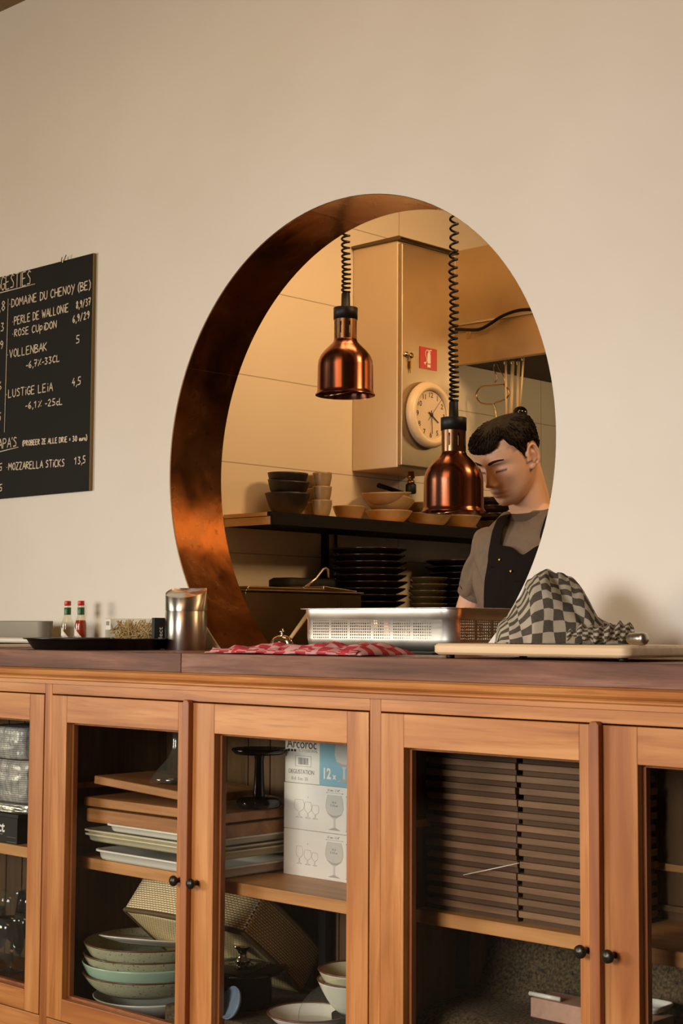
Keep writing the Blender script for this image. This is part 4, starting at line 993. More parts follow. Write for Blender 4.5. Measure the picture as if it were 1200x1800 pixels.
# steel box with hinged lid
bx = thing('bain_marie', 'steel food warmer box with hinged lid and wire handle inside the kitchen', 'food warmer', (-.76, .48, .93))
y1_ = at(635, 1050, x=-.60).y; zt_ = at(560, 1036, x=-.60).z
MB().box(-.93, -.60, .225, y1_, .931, zt_-.012).build('body', 'warmer_steel', bx, True, .003)
m_ = MB(); m_.box(-.93, -.594, .222, y1_+.006, zt_-.012, zt_-.006); m_.build('rim', 'warmer_steel', bx, True, .002)
m_ = MB(); m_.box(-.92, -.606, .24, y1_-.17, zt_-.006, zt_+.004); m_.build('lid', 'warmer_steel', bx, True, .003)
m_ = MB(); m_.prism([(y1_-.165, zt_-.004), (y1_-.01, zt_-.006), (y1_-.01, zt_-.001), (y1_-.165, zt_+.012)], -.915, -.61, 'yz'); m_.build('lid', 'warmer_steel', bx, True, .002)
m_ = MB(); A = at(533, 1028, x=-.70); Bq = at(572, 999, x=-.70)
for dx in (0,):
    m_.tube([(-.70+dx, A.y, zt_+.004), (-.70+dx, A.y*.45+Bq.y*.55, (zt_+Bq.z)/2), (-.70+dx, Bq.y-.012, Bq.z-.004), (-.70+dx, Bq.y, Bq.z), (-.70+dx, Bq.y+.012, Bq.z-.006), (-.70+dx, Bq.y+.014, Bq.z-.030)], .005, 8)
m_.build('handle', 'steel_h', bx, True)
A, B = at(487, 1015, x=-.86), at(580, 1020, x=-.86)
bp = MB(); loft(bp, [[(x, y, z) for x, y in rrect(-.05-e, .05+e, A.y-e, B.y+e, .03)] for e, z in ((0, zt_+.005), (.006, zt_+.012), (.006, zt_+.036), (-.004, zt_+.044))])
o = bp.build('black_pouch', 'black_matte'); o.location = (-.855, 0, 0); tag(o, 'soft black pouch lying at the back of the steel warmer lid', 'pouch')
me = o.data

# ------------------------------------------------------------------ heat lamps
def lamp(px, pyrim, y, ztop, label, pycap):
    C0 = at(px, pyrim, y=y); r_ = .0838
    t = thing('heat_lamp', label, 'lamp', C0, 0, 'copper heat lamps over the pass')
    s_ = MB(); q = .83
    s_.lathe([(a, b*(q if b > .02 else 1)) for a, b in [(r_+.0035, -.002), (r_+.003, .001), (r_, .004), (r_*.975, .012), (r_*.965, .100), (r_*.94, .120), (r_*.87, .138), (r_*.74, .155), (r_*.58, .171), (r_*.44, .185), (.0345, .193), (.0335, .196),
                 (.030, .196), (.030, .188), (r_*.54, .166), (r_*.84, .134), (r_*.95, .098), (r_*.96, .014), (r_+.001, -.001)]], 72); s_.build('shade', 'lamp_copper', t)
    # neck with upright slots
    n_ = MB(); N = 48; V = []; zz = (.160, .178, .212, .224); Fq = []
    for z in zz:
        for rr in (.0335, .031): V += [(rr*cos(2*PI*i/N), rr*sin(2*PI*i/N), z) for i in range(N)]
    for j in range(3):
        for i in range(N):
            if j == 1 and (i % 6) in (2,): continue
            k = (i+1) % N; b = j*2*N; c = (j+1)*2*N
            Fq += [(b+i, b+k, c+k, c+i), (b+N+k, b+N+i, c+N+i, c+N+k)]
    n_.add(V, Fq, 0, True); n_.build('slotted_neck', 'lamp_neck', t)
    c_ = MB(); c_.lathe([(.0005, .221), (.0352, .221), (.0356, .2555), (.0348, .2562), (.0135, .257), (.0125, .298), (.010, .302), (.0005, .302)], 40); c_.build('cap', 'black_plastic', t)
    b_ = MB(); b_.lathe([(.0005, .015), (.028, .022), (.045, .045), (.05, .065), (.035, .105), (.018, .135), (.0005, .135)], 32); b_.build('bulb', 'dark_glass', t)
    w_ = MB(); w_.tube([(.06*cos(a), .06*sin(a), .004-.012*sin(PI*i/16)) for i, a in [(i, math.radians(200+140*i/16)) for i in range(17)]], .0015, 6); w_.build('guard_wire', 'wire', t)
    H = ztop-C0.z-.302; c2 = MB(); pts = []; z = 0; a = 0
    while z < H:
        u = z/H; pitch = .012+.020*min(1, u*1.7)
        r2 = .0115-.002*u; pts.append((r2*cos(a)+.002*sin(z*30), r2*sin(a), .302+z)); a += 2*PI/14; z += pitch/14
    c2.tube(pts, .0034, 6); c2.build('coiled_cord', 'cord', t)
    return t
lamp(606.5, 694, .30, 2.9, 'copper heat lamp hanging higher, in front of the kitchen tiles', 541)
lamp(797, 899, .30, 2.9, 'copper heat lamp hanging lower, in front of the man\'s face', 738)
ra = thing('lamp_rail', 'black ceiling rail that carries the two heat lamps', 'rail', (-.05, .30, 2.9))
MB().box(-.6, .5, -.02, .02, 0, .03).build('rail', 'black_plastic', ra, bevel=.003)
ra.location = (-.05, .30, 2.9)
for x in (-.5, .4): MB().tube([(x, 0, .03), (x, 0, CEIL-2.9)], .006, 8).build('hanger', 'black_plastic', ra)

# ------------------------------------------------------------------ inside the sideboard
FL, SH = .06, .48
# white oblong trays, middle bay
YT = -.372
tz = []
spec = [(158, 1487, .485, 'lowest', 'white_ceramic'), (139, 1463, .512, 'second', 'cream_ceramic'), (138, 1456, .524, 'third', 'cream_ceramic'), (178, 1447, .540, 'topmost', 'white_ceramic')]
for px, py, zb_, nm_, mm in spec:
    A = at(px, py, y=YT); x1 = -.052; h_ = .024 if nm_ != 'lowest' else .030; zb_ = A.z-h_ if nm_ != 'lowest' else SH+.0005
    t = rbox_tub(MB(), x1-A.x-.03, .25, h_, .010, .005, .02, .004)
    o = t.build('oblong_tray', mm); o.location = ((A.x+x1)/2, YT+.142, zb_)
    tag(o, '%s white oblong serving tray in the stack on the left shelf behind glass' % nm_, 'tray', 'white serving trays on the shelf')
# teak boards on the trays
for px, py, z0_, h_, nm_, rot in ((152, 1420, .566, .036, 'thick teak board lying right on the white trays', 0), (147, 1400, .597, .024, 'teak board in the middle of the pile above white trays', 0), (165, 1363, .640, .022, 'topmost teak board of the pile, tilted down to the right', .050)):
    A = at(px, py, y=-.355); L = -.056-A.x if not rot else .42; z0_ = A.z-h_
    if not rot: ztop_board = A.z
    o = MB().box(0, L, -.0, .235, 0, h_).build('teak_board', 'brd', bevel=.003)
    o.location = (A.x, -.355, z0_); o.rotation_euler = (0, rot, 0); tag(o, nm_, 'board', 'teak boards piled on white trays')
# decanter
P = at(311, 1376, y=-.25)
dc = bpy.data.objects.new('decanter', None)
d_ = MB(); d_.lathe([(.0005, 0), (.066, 0), (.072, .006), (.066, .018), (.045, .040), (.026, .062), (.0155, .085), (.0135, .125), (.017, .165), (.026, .185), (.0255, .185), (.0165, .165), (.0125, .125), (.0145, .086), (.025, .063), (.044, .042), (.063, .02), (.066, .008), (.0005, .005)], 48)
o = d_.build('decanter', 'clear'); o.location = (P.x, -.25, A.z-(P.x-A.x)*.050+.001); tag(o, 'clear glass decanter standing on the tilted teak board', 'decanter')
# black pedestal stand
P = at(455, 1396, y=-.20)
o = thing('pedestal_stand', 'black pedestal stand on the right end of the teak boards', 'stand', (P.x, -.20, ztop_board+.0005))
MB().lathe([(.0005, 0), (.050, 0), (.056, .006), (.057, .016), (.050, .026), (.030, .030), (.0005, .031)], 40).build('base', 'black_gloss', o)
MB().lathe([(.016, .029), (.0135, .06), (.0115, .12), (.014, .135)], 24).build('stem', 'black_gloss', o)
MB().lathe([(.0005, .134), (.062, .136), (.072, .146), (.070, .150), (.0005, .142)], 40).build('top_dish', 'black_gloss', o)
# cartons of glasses
bx0, by0 = -.041, -.160; BW, BD = .268, .125; BH = .1145
def goblet_outline(w, h):
    half = [(0, 0), (.30, 0), (.30, .02), (.06, .07), (.045, .30), (.12, .36), (.36, .46), (.47, .62), (.45, .80), (.36, 1.0)]
    return [(x*w, z*h) for x, z in half], [(-x*w, z*h) for x, z in reversed(half)]
def goblet(mb, cx, z0, w, h, y, m_fill, m_dark):
    r_, l_ = goblet_outline(w, h)
    mb.prism([(cx+a, z0+b) for a, b in r_+l_], y-.0003, y, 'xz', m_fill)
    mb.prism([(cx-.38*w*.9, z0+.47*h), (cx-.1*w, z0+.36*h), (cx+.1*w, z0+.36*h), (cx+.38*w*.9, z0+.47*h), (cx+.1*w, z0+.42*h), (cx-.1*w, z0+.42*h)], y-.0006, y-.0003, 'xz', m_dark)
    mb.prism([(cx-.30*w, z0), (cx+.30*w, z0), (cx+.05*w, z0+.075*h), (cx-.05*w, z0+.075*h)], y-.0006, y-.0003, 'xz', m_dark)
    for s_ in (-1, 1):
        mb.tube([(cx+s_*a*w, y-.0004, z0+b*h) for a, b in ((.36, 1), (.45, .8), (.47, .62), (.36, .46), (.12, .36))], .0004, 4, m_dark)
for k, (nm_, lab) in enumerate((('lowest', 'lowest plain white carton of goblets, a big glass printed on its face'), ('middle', 'middle white carton of goblets between the printed top one and the lowest'), ('top', 'topmost carton of glasses with a pale blue panel and large lettering'))):
    ox = bx0 + (.003 if k == 2 else 0)
    t = thing('glass_carton', lab, 'carton', (ox+BW/2, by0+BD/2, SH+k*(BH+.0008)), 0, 'cartons of glasses on the shelf')
    MB().box(-BW/2, BW/2, -BD/2, BD/2, 0, BH).build('carton', 'card_white', t, bevel=.0012)
    p = MB(); y = -BD/2; X0 = -BW/2
    if k == 2:
        p.box(X0+.1225, BW/2, y-.0002, y, 0.0005, BH-.0005, 1)
        text_mb(p, 'Arcoroc', .0335, frame((X0+.007, y-.0004, .0875), (1, 0, 0), (0, 0, 1)), 0, sx=.92)
        for i in range(3): p.box(X0+.010+i*.011, X0+.018+i*.011, y-.0005, y, .0785, .0845, 0)
        text_mb(p, 'PROFESSIONAL', .0105, frame((X0+.043, y-.0004, .0785), (1, 0, 0), (0, 0, 1)), 3, sx=1.02)
        for a, b, c, d in ((.037, .093, .068, .0688), (.037, .093, .0422, .043), (.037, .0378, .043, .068), (.0922, .093, .043, .068)): p.box(X0+a, X0+b, y-.0004, y, c, d, 2)
        rb = random.Random(5); xx = .048
        while xx < .082:
            w_ = rb.choice((.0006, .001, .0016)); p.box(X0+xx, X0+xx+w_, y-.0004, y, .047, .064, 2); xx += w_+rb.choice((.0008, .0014))
        text_mb(p, 'DEGUSTATION', .0155, frame((X0+.013, y-.0004, .0235), (1, 0, 0), (0, 0, 1)), 2, sx=.86)
        text_mb(p, '16 cl - 5 oz - 5½', .0125, frame((X0+.022, y-.0004, .0075), (1, 0, 0), (0, 0, 1)), 3, sx=.72)
        text_mb(p, '12', .036, frame((X0+.132, y-.0004, .018), (1, 0, 0), (0, 0, 1)), 4, sx=.85, bold=.0012); text_mb(p, 'x', .020, frame((X0+.169, y-.0004, .018), (1, 0, 0), (0, 0, 1)), 4, bold=.0008)
        goblet(p, X0+.207, .012, .070, .105, y-.0003, 5, 3)
    else:
        gx = X0+.178
        goblet(p, gx, .008, .064, .086, y, 5, 3)
        for s_ in (.100,): p.box(gx-.026, gx+.026, y-.0003, y, .0985, .0991, 2)
        p.box(gx+.040, gx+.0406, y-.0003, y, .010, .092, 3)
        for zz in (.010, .092): p.prism([(gx+.0385, zz), (gx+.0421, zz), (gx+.0403, zz+(.003 if zz > .05 else -.003))], y-.0004, y, 'xz', 2)
        for ss in (-1, 1): p.prism([(gx+ss*.026, .0975), (gx+ss*.026, .1001), (gx+ss*.030, .0988)], y-.0004, y, 'xz', 2)
        text_mb(p, '57 mm - 2 1/4"', .008, frame((gx-.024, y-.0003, .1025), (1, 0, 0), (0, 0, 1)), 2, sx=.85)
        text_mb(p, '16 cl', .0075, frame((gx-.009, y-.0006, .074), (1, 0, 0), (0, 0, 1)), 2); text_mb(p, '5 1/2 oz', .0075, frame((gx-.014, y-.0006, .066), (1, 0, 0), (0, 0, 1)), 2)
        text_mb(p, '121 mm', .007, frame((gx+.049, y-.0003, .035), (0, 0, 1), (-1, 0, 0)), 3)
        for i, (cx, w_, h_) in enumerate(((X0+.057, .026, .044), (X0+.086, .028, .036), (X0+.111, .022, .032)) if k == 0 else ((X0+.055, .038, .044), (X0+.086, .028, .040), (X0+.112, .026, .034))):
            r_, l_ = goblet_outline(w_, h_); pts_ = [(cx+a, y-.0003, .030+b) for a, b in r_+l_]
            p.tube(pts_, .00045, 4, 3)
        p.box(X0+.085, X0+.087, y-.0003, y, .0805, .083, 2)
    p.build('print', ['ink', 'card_blue', 'ink_grey', 'ink_pale', 'white_print', 'print_glass'], t)
# green bowls, lower left
yc = -.218; C0 = at(262, 1700, y=yc)
def zleft(px, py, r_): return at(px, py, y=yc-.68*r_).z
g = 'bowls stacked on the cabinet floor'
bowl_thing('white_bowl', 'white bowl at the foot of the green bowl stack', (C0.x, yc, FL), .150, zleft(166, 1746, .150)-FL, 'white_ceramic', .5, .55, group=g)
z1 = zleft(139, 1702, .178)
zb1 = zleft(166, 1746, .150)-.006
bowl_thing('green_bowl', 'lowest speckled green bowl with brown rim, standing in the white bowl', (C0.x, yc, zb1+.016), .178, z1-zb1-.016, 'spk', .66, .48, group=g, rimmat='rimbrown')
z2 = zleft(138, 1682, .180); bowl_thing('turquoise_bowl', 'smooth pale turquoise bowl in the green bowl stack', (C0.x, yc, z2-.055), .180, .055, 'turq', .72, .4, group=g)
z3 = zleft(140, 1668, .177); bowl_thing('green_bowl', 'speckled green bowl with brown rim right above the turquoise one', (C0.x, yc, z3-.052), .177, .052, 'spk', .72, .4, group=g, rimmat='rimbrown')
z4 = zleft(141, 1648, .176); bowl_thing('green_bowl', 'topmost speckled green bowl with brown rim', (C0.x, yc, z4-.055), .176, .055, 'spk', .70, .4, group=g, rimmat='rimbrown')
o = plate(MB(), .150, .016).build('white_plate', 'white_ceramic'); o.location = (C0.x+.02, yc, z4-.014); o.rotation_euler = (Matrix.Rotation(-.17, 3, rtx) @ Matrix.Rotation(.07, 3, Vector((-sin(YAW), cos(YAW), 0)))).to_euler(); tag(o, 'white plate lying on top of the green bowl stack', 'plate')
# wicker basket on its side
xe = -.020
c1, c2, c3, c4 = at(470, 1576, x=xe), at(426, 1640, x=xe), at(528, 1742, x=xe), at(562, 1685, x=xe)
xl = at(220, 1614, y=c2.y).x
u_ = Vector((0, c3.y-c2.y, c3.z-c2.z)); W_ = u_.length; u_ = u_/W_          # down the big face
v_ = Vector((0, c1.y-c2.y, c1.z-c2.z)); v_ = (v_-u_*v_.dot(u_)); D_ = .112; v_ = v_.normalized()
bk = thing('wicker_basket', 'large pale wicker basket tipped on its side under the shelf', 'basket', ((xl+xe)/2, c2.y, c2.z))
O_ = Vector((0, c2.y, c2.z)); L_ = xe-xl
def BP(a, b, c): return Vector((xl+a*L_, 0, 0)) + O_ + u_*(b*W_) + v_*(c*D_)
def panel(fn, mat_, n1=24, n2=14):
    m_ = MB(); m_.grid(fn, n1, n2); m_.build('woven_side', mat_, bk, True, solid=.006)
rc = .05
def bulge(a, b): return .010*sin(PI*min(1, max(0, a)))*sin(PI*min(1, max(0, b)))
panel(lambda a, c: tuple(BP(a, -.05*sin(PI*a), c)), 'wick_a')                        # band facing up
panel(lambda a, c: tuple(BP(a, 1+.03*sin(PI*a), c)), 'wick_a')                      # band facing down
panel(lambda b, c: tuple(BP(1+.02*sin(PI*b), b, c)), 'wick_c')                      # end panel, shade put into its weave colour
panel(lambda b, c: tuple(BP(0-.02*sin(PI*b), b, c)), 'wick_a')
panel(lambda a, b: tuple(BP(a, b, -.10*sin(PI*a)*sin(PI*b))), 'wick_b', 24, 24)     # big bottom facing front
def braid(pts, name):
    m_ = MB(); m_.tube(pts, .0065, 8, closed=True); 
    m_.build(name, 'wick_a', bk, True)
braid([BP(a, b, 1) for a, b in [(i/12, -.05*sin(PI*i/12)) for i in range(13)]+[(1+.02*sin(PI*i/8), i/8) for i in range(1, 9)]+[(1-i/12, 1.0) for i in range(1, 13)]+[(0, 1-i/8) for i in range(1, 8)]], 'braided_rim')
braid([BP(a, b, 0) for a, b in [(i/12, -.05*sin(PI*i/12)) for i in range(13)]+[(1+.02*sin(PI*i/8), i/8) for i in range(1, 9)]+[(1-i/12, 1.0) for i in range(1, 13)]+[(0, 1-i/8) for i in range(1, 8)]], 'foot_edge')
# dark crate carrying pots and plates
ct = tag(MB().box(-.22, .47, -.395, -.05, FL, .165).build('dark_crate', 'crate', bevel=.004), 'low dark crate on the cabinet floor under the plates', 'crate')
P = at(426, 1694, y=-.275)
pt = thing('cooking_pot', 'dark pot with a smoked glass lid and chrome knob in front of the basket', 'pot', (P.x, -.275, .166))
hz = P.z-.166-.010
MB().lathe([(.0005, 0), (.068, 0), (.074, .008), (.074, hz-.012), (.076, hz-.010), (.076, hz-.006), (.070, hz-.006), (.070, .008), (.0005, .006)], 48).build('body', 'black_gloss', pt)
MB().lathe([(.114, hz-.004), (.116, hz), (.110, hz+.004), (.06, hz+.014), (.0005, hz+.018), (.0005, hz+.015), (.06, hz+.010), (.108, hz)], 56).build('lid', 'dark_glass', pt)
MB().lathe([(.0005, hz+.016), (.021, hz+.016), (.013, hz+.021), (.0100, hz+.032), (.013, hz+.043), (.024, hz+.052), (.026, hz+.056), (.0005, hz+.057)], 32).build('knob', 'chrome', pt)
P = at(628, 1690, y=-.26); g = 'cream bowls in the right corner'
bowl_thing('cream_bowl', 'cream bowl with brown rim, outer one of the nested pair at right', (P.x, -.26, .208), .094, .078, 'white_ceramic', .42, .6, group=g, rimmat='rimbrown')
bowl_thing('cream_bowl', 'cream bowl with brown rim, inner one of the nested pair at right', (P.x, -.26, .243), .092, .066, 'cream_ceramic', .42, .6, group=g, rimmat='rimbrown')
o = tag(MB().lathe([(.0005, 0), (.06, 0), (.06, .040), (.0005, .040)], 32).build('round_tin', 'black_gloss'), 'dark round tin under the nested cream bowls', 'tin'); o.location = (P.x, -.26, .1665)
P = at(540, 1780, y=-.33)
bowl_thing('white_dish', 'shallow white dish with thin brown rim at the bottom edge', (P.x, -.325, P.z-.030), .098, .030, 'white_ceramic', .6, .6, rimmat='rimbrown')
o = MB().lathe([(.0005, .006), (.05, .004), (.082, .010), (.086, .013), (.082, .015), (.05, .008), (.0005, .010)], 48).build('glass_plate', 'clear'); P = at(592, 1783, y=-.395); o.location = P; o.rotation_euler = (.62, .30, 0)
tag(o, 'clear glass plate leaning against the cream bowls', 'plate')
o = MB().lathe([(.0005, .004), (.035, 0), (.055, .008), (.060, .022), (.057, .022), (.052, .011), (.034, .004), (.0005, .008)], 40).build('blue_saucer', 'blue'); P = at(412, 1795, y=-.378); o.location = (P.x, -.378, .200); o.scale = (.66, .66, .66); o.rotation_euler = (1.2, 0, -.25)
tag(o, 'blue-grey saucer leaning at the bottom edge below the dark pot', 'saucer')
# right bay: two columns of dark boards
bw1 = at(909, 1600, y=-.285).x; g = 'dark serving boards stacked on the shelf'
ords = ['bottom', 'second', 'third', 'fourth', 'fifth', 'sixth', 'seventh', 'eighth', 'ninth', 'tenth', 'eleventh', 'twelfth', 'thirteenth', 'fourteenth']
proto = None; rb = random.Random(11)
for col in (0, 1):
    cx = bw1-.1045 if col == 0 else bw1+.104
    for i in range(14):
        l = 'dark serving board, %s of the %s-hand board stack' % (ords[i] if i == 0 else ords[i]+' from the bottom' if i < 13 else 'topmost', ('left', 'right')[col])
        loc = (cx+rb.uniform(-.002, .002), -.175+rb.uniform(-.003, .003), SH+.0258*i+.0002)
        if proto is None:
            proto = thing('serving_board', l, 'board', loc, 0, g); proto.scale = (1.22, 1, 1); proto.location.x -= .0225; first_l = l
            MB().box(-.1025, .1025, -.11, .11, .0115, .0255).build('board', 'brd_dark', proto, bevel=.0015)
            for yy in (-.095, .095): MB().box(-.098, .098, yy-.004, yy+.004, 0, .0115).build('cleat', 'brd_foot', proto)
        else:
            c_ = dup(proto, loc, l); c_.scale = (1, 1, 1)
            if col == 0: c_.scale = (1.22, 1, 1); c_.location.x -= .0225
th = MB().tube([at(814, 1538, y=-.298), at(862, 1528, y=-.302), at(912, 1517, y=-.298)], .0009, 5).build('white_thread', 'white_print'); tag(th, 'loose white thread across the front of the left board stack', 'thread')
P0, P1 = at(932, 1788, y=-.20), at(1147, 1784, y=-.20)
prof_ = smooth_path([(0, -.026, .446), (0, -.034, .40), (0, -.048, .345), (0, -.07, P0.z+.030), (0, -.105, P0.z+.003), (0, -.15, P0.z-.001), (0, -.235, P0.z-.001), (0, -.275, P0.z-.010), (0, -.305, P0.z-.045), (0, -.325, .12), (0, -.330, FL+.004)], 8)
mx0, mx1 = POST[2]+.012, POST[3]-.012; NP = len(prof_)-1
def reflection_pt(u, v):
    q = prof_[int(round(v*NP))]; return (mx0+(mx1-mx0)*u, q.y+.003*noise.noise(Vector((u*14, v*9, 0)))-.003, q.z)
m_ = MB(); m_.grid(reflection_pt, 40, NP); tag(m_.build('carpet_reflection', 'mat', solid=.003), 'carpet reflected in the right cupboard glass, built as a coarse brown sheet', 'mat')  # added draped sheet, stands in for the floor carpet reflected in the panes
zt2 = at(932, 1753, y=-.20).z
tag(MB().box(P0.x, P1.x, -.20, -.118, P0.z+.001, zt2).build('pink_box', 'pink', bevel=.002), 'low pinkish cardboard box behind the door knobs', 'box')
A, B = at(926, 1748, y=-.20), at(980, 1750, y=-.20)
tag(MB().tube([(A.x, -.19, zt2+.0055), (B.x, -.19, zt2+.0055)], .005, 10).build('white_tube', 'white_ceramic'), 'thin white tube lying on the left end of the pinkish box', 'tube')
A, B = at(1118, 1752, y=-.17), at(1158, 1752, y=-.17)
o = MB(); rbox_tub(o, B.x-A.x, .07, .018, .003, .004, .012, .003); o = o.build('white_dish', 'white_ceramic'); o.location = ((A.x+B.x)/2-.015, -.13, zt2+.0005); tag(o, 'small white dish on the right end of the pinkish box', 'dish')
# left bay
A, B = at(-40, 1400, y=-.33), at(39, 1400, y=-.33); ztop = at(20, 1279, y=-.33).z; zmid = at(20, 1336, y=-.33).z; zlow = at(20, 1411, y=-.33).z
M['net'] = plain('bubble_wrap', 'b9b9b2', .35)
def wrap_mat():
    m, nt, b = new_mat('plastic_wrapped_cups')
    v = coords(nt, (1, 1, 1)); sp_ = nt.nodes.new('ShaderNodeSeparateXYZ'); nt.links.new(v, sp_.inputs[0])
    zf_ = math_n(nt, 'FRACT', math_n(nt, 'MULTIPLY', sp_.outputs[2], 170)); xf_ = math_n(nt, 'FRACT', math_n(nt, 'MULTIPLY', sp_.outputs[0], 34))
    l1 = math_n(nt, 'LESS_THAN', zf_, .35); l2 = math_n(nt, 'LESS_THAN', xf_, .08); l = math_n(nt, 'MAXIMUM', l1, l2)
    nz = noise_tex(nt, v, 30, 4)
    c = mix_col(nt, ramp(nt, nz, [(.35, 0.0), (.7, 1.0)]), lin('8f9090'), lin('cfccc2'))
    nt.links.new(mix_col(nt, math_n(nt, 'MULTIPLY', l, .55), c, lin('4d4a44')), b.inputs['Base Color']); b.inputs['Roughness'].default_value = .25
    bump(nt, b, nz, .6, .006); return m
M['wrap'] = wrap_mat()
def lumpy(name, x0, x1, y0, y1, z0, z1, mat_, amp, sd, n=20):
    m_ = MB()
    def fn(u, v):
        a = 2*PI*u; e = .35
        c_, s_ = cos(a), sin(a); X = (x0+x1)/2+(x1-x0)/2*math.copysign(abs(c_)**e, c_)*(1-.0*v); Yv = (y0+y1)/2+(y1-y0)/2*math.copysign(abs(s_)**e, s_)
        k = amp*noise.noise(Vector((c_*2+sd, s_*2, v*5)))
        sc_ = 1-.06*(2*v-1)**8
        return ((X-(x0+x1)/2)*sc_+(x0+x1)/2+k, (Yv-(y0+y1)/2)*sc_+(y0+y1)/2+k, z0+(z1-z0)*v)
    m_.grid(fn, 60, n, closed_u=True)
    b = len(m_.v)
    m_.f.append([i for i in reversed(range(60))]); m_.m.append(0); m_.s.append(False)
    m_.f.append([n*60+i for i in range(60)]); m_.m.append(0); m_.s.append(False)
    return m_.build(name, mat_)
tag(lumpy('wrapped_cups', A.x, B.x, -.33, -.12, zmid+.002, ztop, 'wrap', .004, 1), 'upper plastic-wrapped pack of white paper cups in the left cupboard', 'pack', 'wrapped packs in the left cupboard')
B2 = at(47, 1400, y=-.34)
tag(lumpy('wrapped_cups', A.x, B2.x, -.34, -.12, zlow+.002, zmid, 'wrap', .004, 4), 'lower plastic-wrapped pack of white paper cups in the left cupboard', 'pack', 'wrapped packs in the left cupboard')
zf0 = at(20, 1431, y=-.34).z
tag(lumpy('silver_bag', A.x, B2.x, -.34, -.14, zf0+.001, zlow, 'foil', .006, 7, 14), 'crumpled silver bag between the black box and the wrapped cups', 'bag')
B3 = at(30, 1470, y=-.335)
kb_ = thing('black_box', 'black box with white lettering on the shelf of the left cupboard', 'box', ((A.x+B3.x)/2, -.24, SH))
hw_ = (B3.x-A.x)/2; hz = zf0-SH
MB().box(-hw_, hw_, -.095, .095, 0, hz-.012).build('carton', 'black_plastic', kb_, bevel=.0015)
MB().box(-hw_-.004, hw_+.01, -.10, .10, hz-.0115, hz).build('lid', 'black_matte', kb_, bevel=.0015)
p = MB(); text_mb(p, 'select', .040, frame((hw_-.165, -.0952, .031), (1, 0, 0), (.18, 0, 1)), 0, sx=1.1, bold=.001); text_mb(p, 'professional', .009, frame((hw_-.115, -.0952, .022), (1, 0, 0), (0, 0, 1)), 1)
p.box(hw_-.05, hw_-.006, -.0953, -.095, .004, .0046, 1); p.box(hw_-.05, hw_-.006, -.0953, -.095, .018, .0186, 1)
p.build('lettering', ['white_print', 'ink_grey'], kb_)
g = 'wine glasses on the floor of the left cupboard'; first = None
prof = [(.0005, .0), (.034, 0), (.034, .002), (.006, .006), (.004, .012), (.0038, .075), (.010, .082), (.030, .100), (.040, .125), (.041, .150), (.036, .185), (.032, .212), (.0313, .212), (.035, .185), (.040, .150), (.039, .126), (.029, .102), (.009, .085), (.0005, .083)]
for px, y, sc_, l in ((16, -.33, 1.0, 'wine glass nearest the door in the left cupboard'), (46, -.26, 1.02, 'wine glass at the right edge of the left cupboard, beside the door frame'), (20, -.16, 1.15, 'tallest wine glass at the back of the left cupboard'), (-12, -.27, 1.0, 'wine glass cut by the left edge of the picture'), (52, -.13, 1.15, 'wine glass in the back right corner of the left cupboard')):
    P = at(px, 1700, y=y)
    if P.x > POST[1]-.055: P.x = POST[1]-.055
    if first is None: first = MB().lathe(prof, 40).build('wine_glass', 'clear'); tag(first, l, 'glass', g); first.location = (P.x, y, FL)
    else: c = dup(first, (P.x, y, FL), l); c.scale = (sc_, sc_, sc_)

# ------------------------------------------------------------------ the man at the pass
HC = Vector((.171, .50, 1.586)); HS = 1.022
hy, hp = math.radians(-95.07), math.radians(32.9)
hf = Vector((cos(hy)*cos(hp), sin(hy)*cos(hp), -sin(hp))); hl = Vector((-sin(hy), cos(hy), 0)); hu = hf.cross(hl)
# local x = his left, y = forward, z = up
HM = Matrix(((hl.x*HS, hf.x*HS, hu.x*HS, HC.x), (hl.y*HS, hf.y*HS, hu.y*HS, HC.y), (hl.z*HS, hf.z*HS, hu.z*HS, HC.z), (0, 0, 0, 1)))
PO = Vector((.185, .62, 0))
man = thing('person', 'man with short dark hair in grey-brown t-shirt and black apron, looking down at the pass', 'person', PO)
ROWS = [(-.119, .055, .012, .012), (-.116, .072, -.002, .026), (-.108, .083, -.016, .037), (-.097, .088, -.03, .047), (-.084, .089, -.042, .056), (-.07, .0905, -.054, .0625), (-.055, .091, -.066, .067), (-.04, .0905, -.078, .0705), (-.02, .0885, -.090, .0735),
        (.0, .0885, -.098, .0755), (.02, .0915, -.102, .0768), (.037, .0915, -.1035, .0775), (.052, .088, -.1015, .0765), (.066, .080, -.095, .072), (.079, .066, -.082, .061), (.088, .048, -.064, .046), (.0935, .024, -.040, .028), (.0955, .0, -.016, .008)]
def rowat(z):
    if z <= ROWS[0][0]: return ROWS[0][1:]
    for a, b in zip(ROWS, ROWS[1:]):
        if a[0] <= z <= b[0]:
            t = (z-a[0])/(b[0]-a[0]); return tuple(a[k]+(b[k]-a[k])*t for k in (1, 2, 3))
    return ROWS[-1][1:]
def gs(d, s_): return math.exp(-(d/s_)**2)
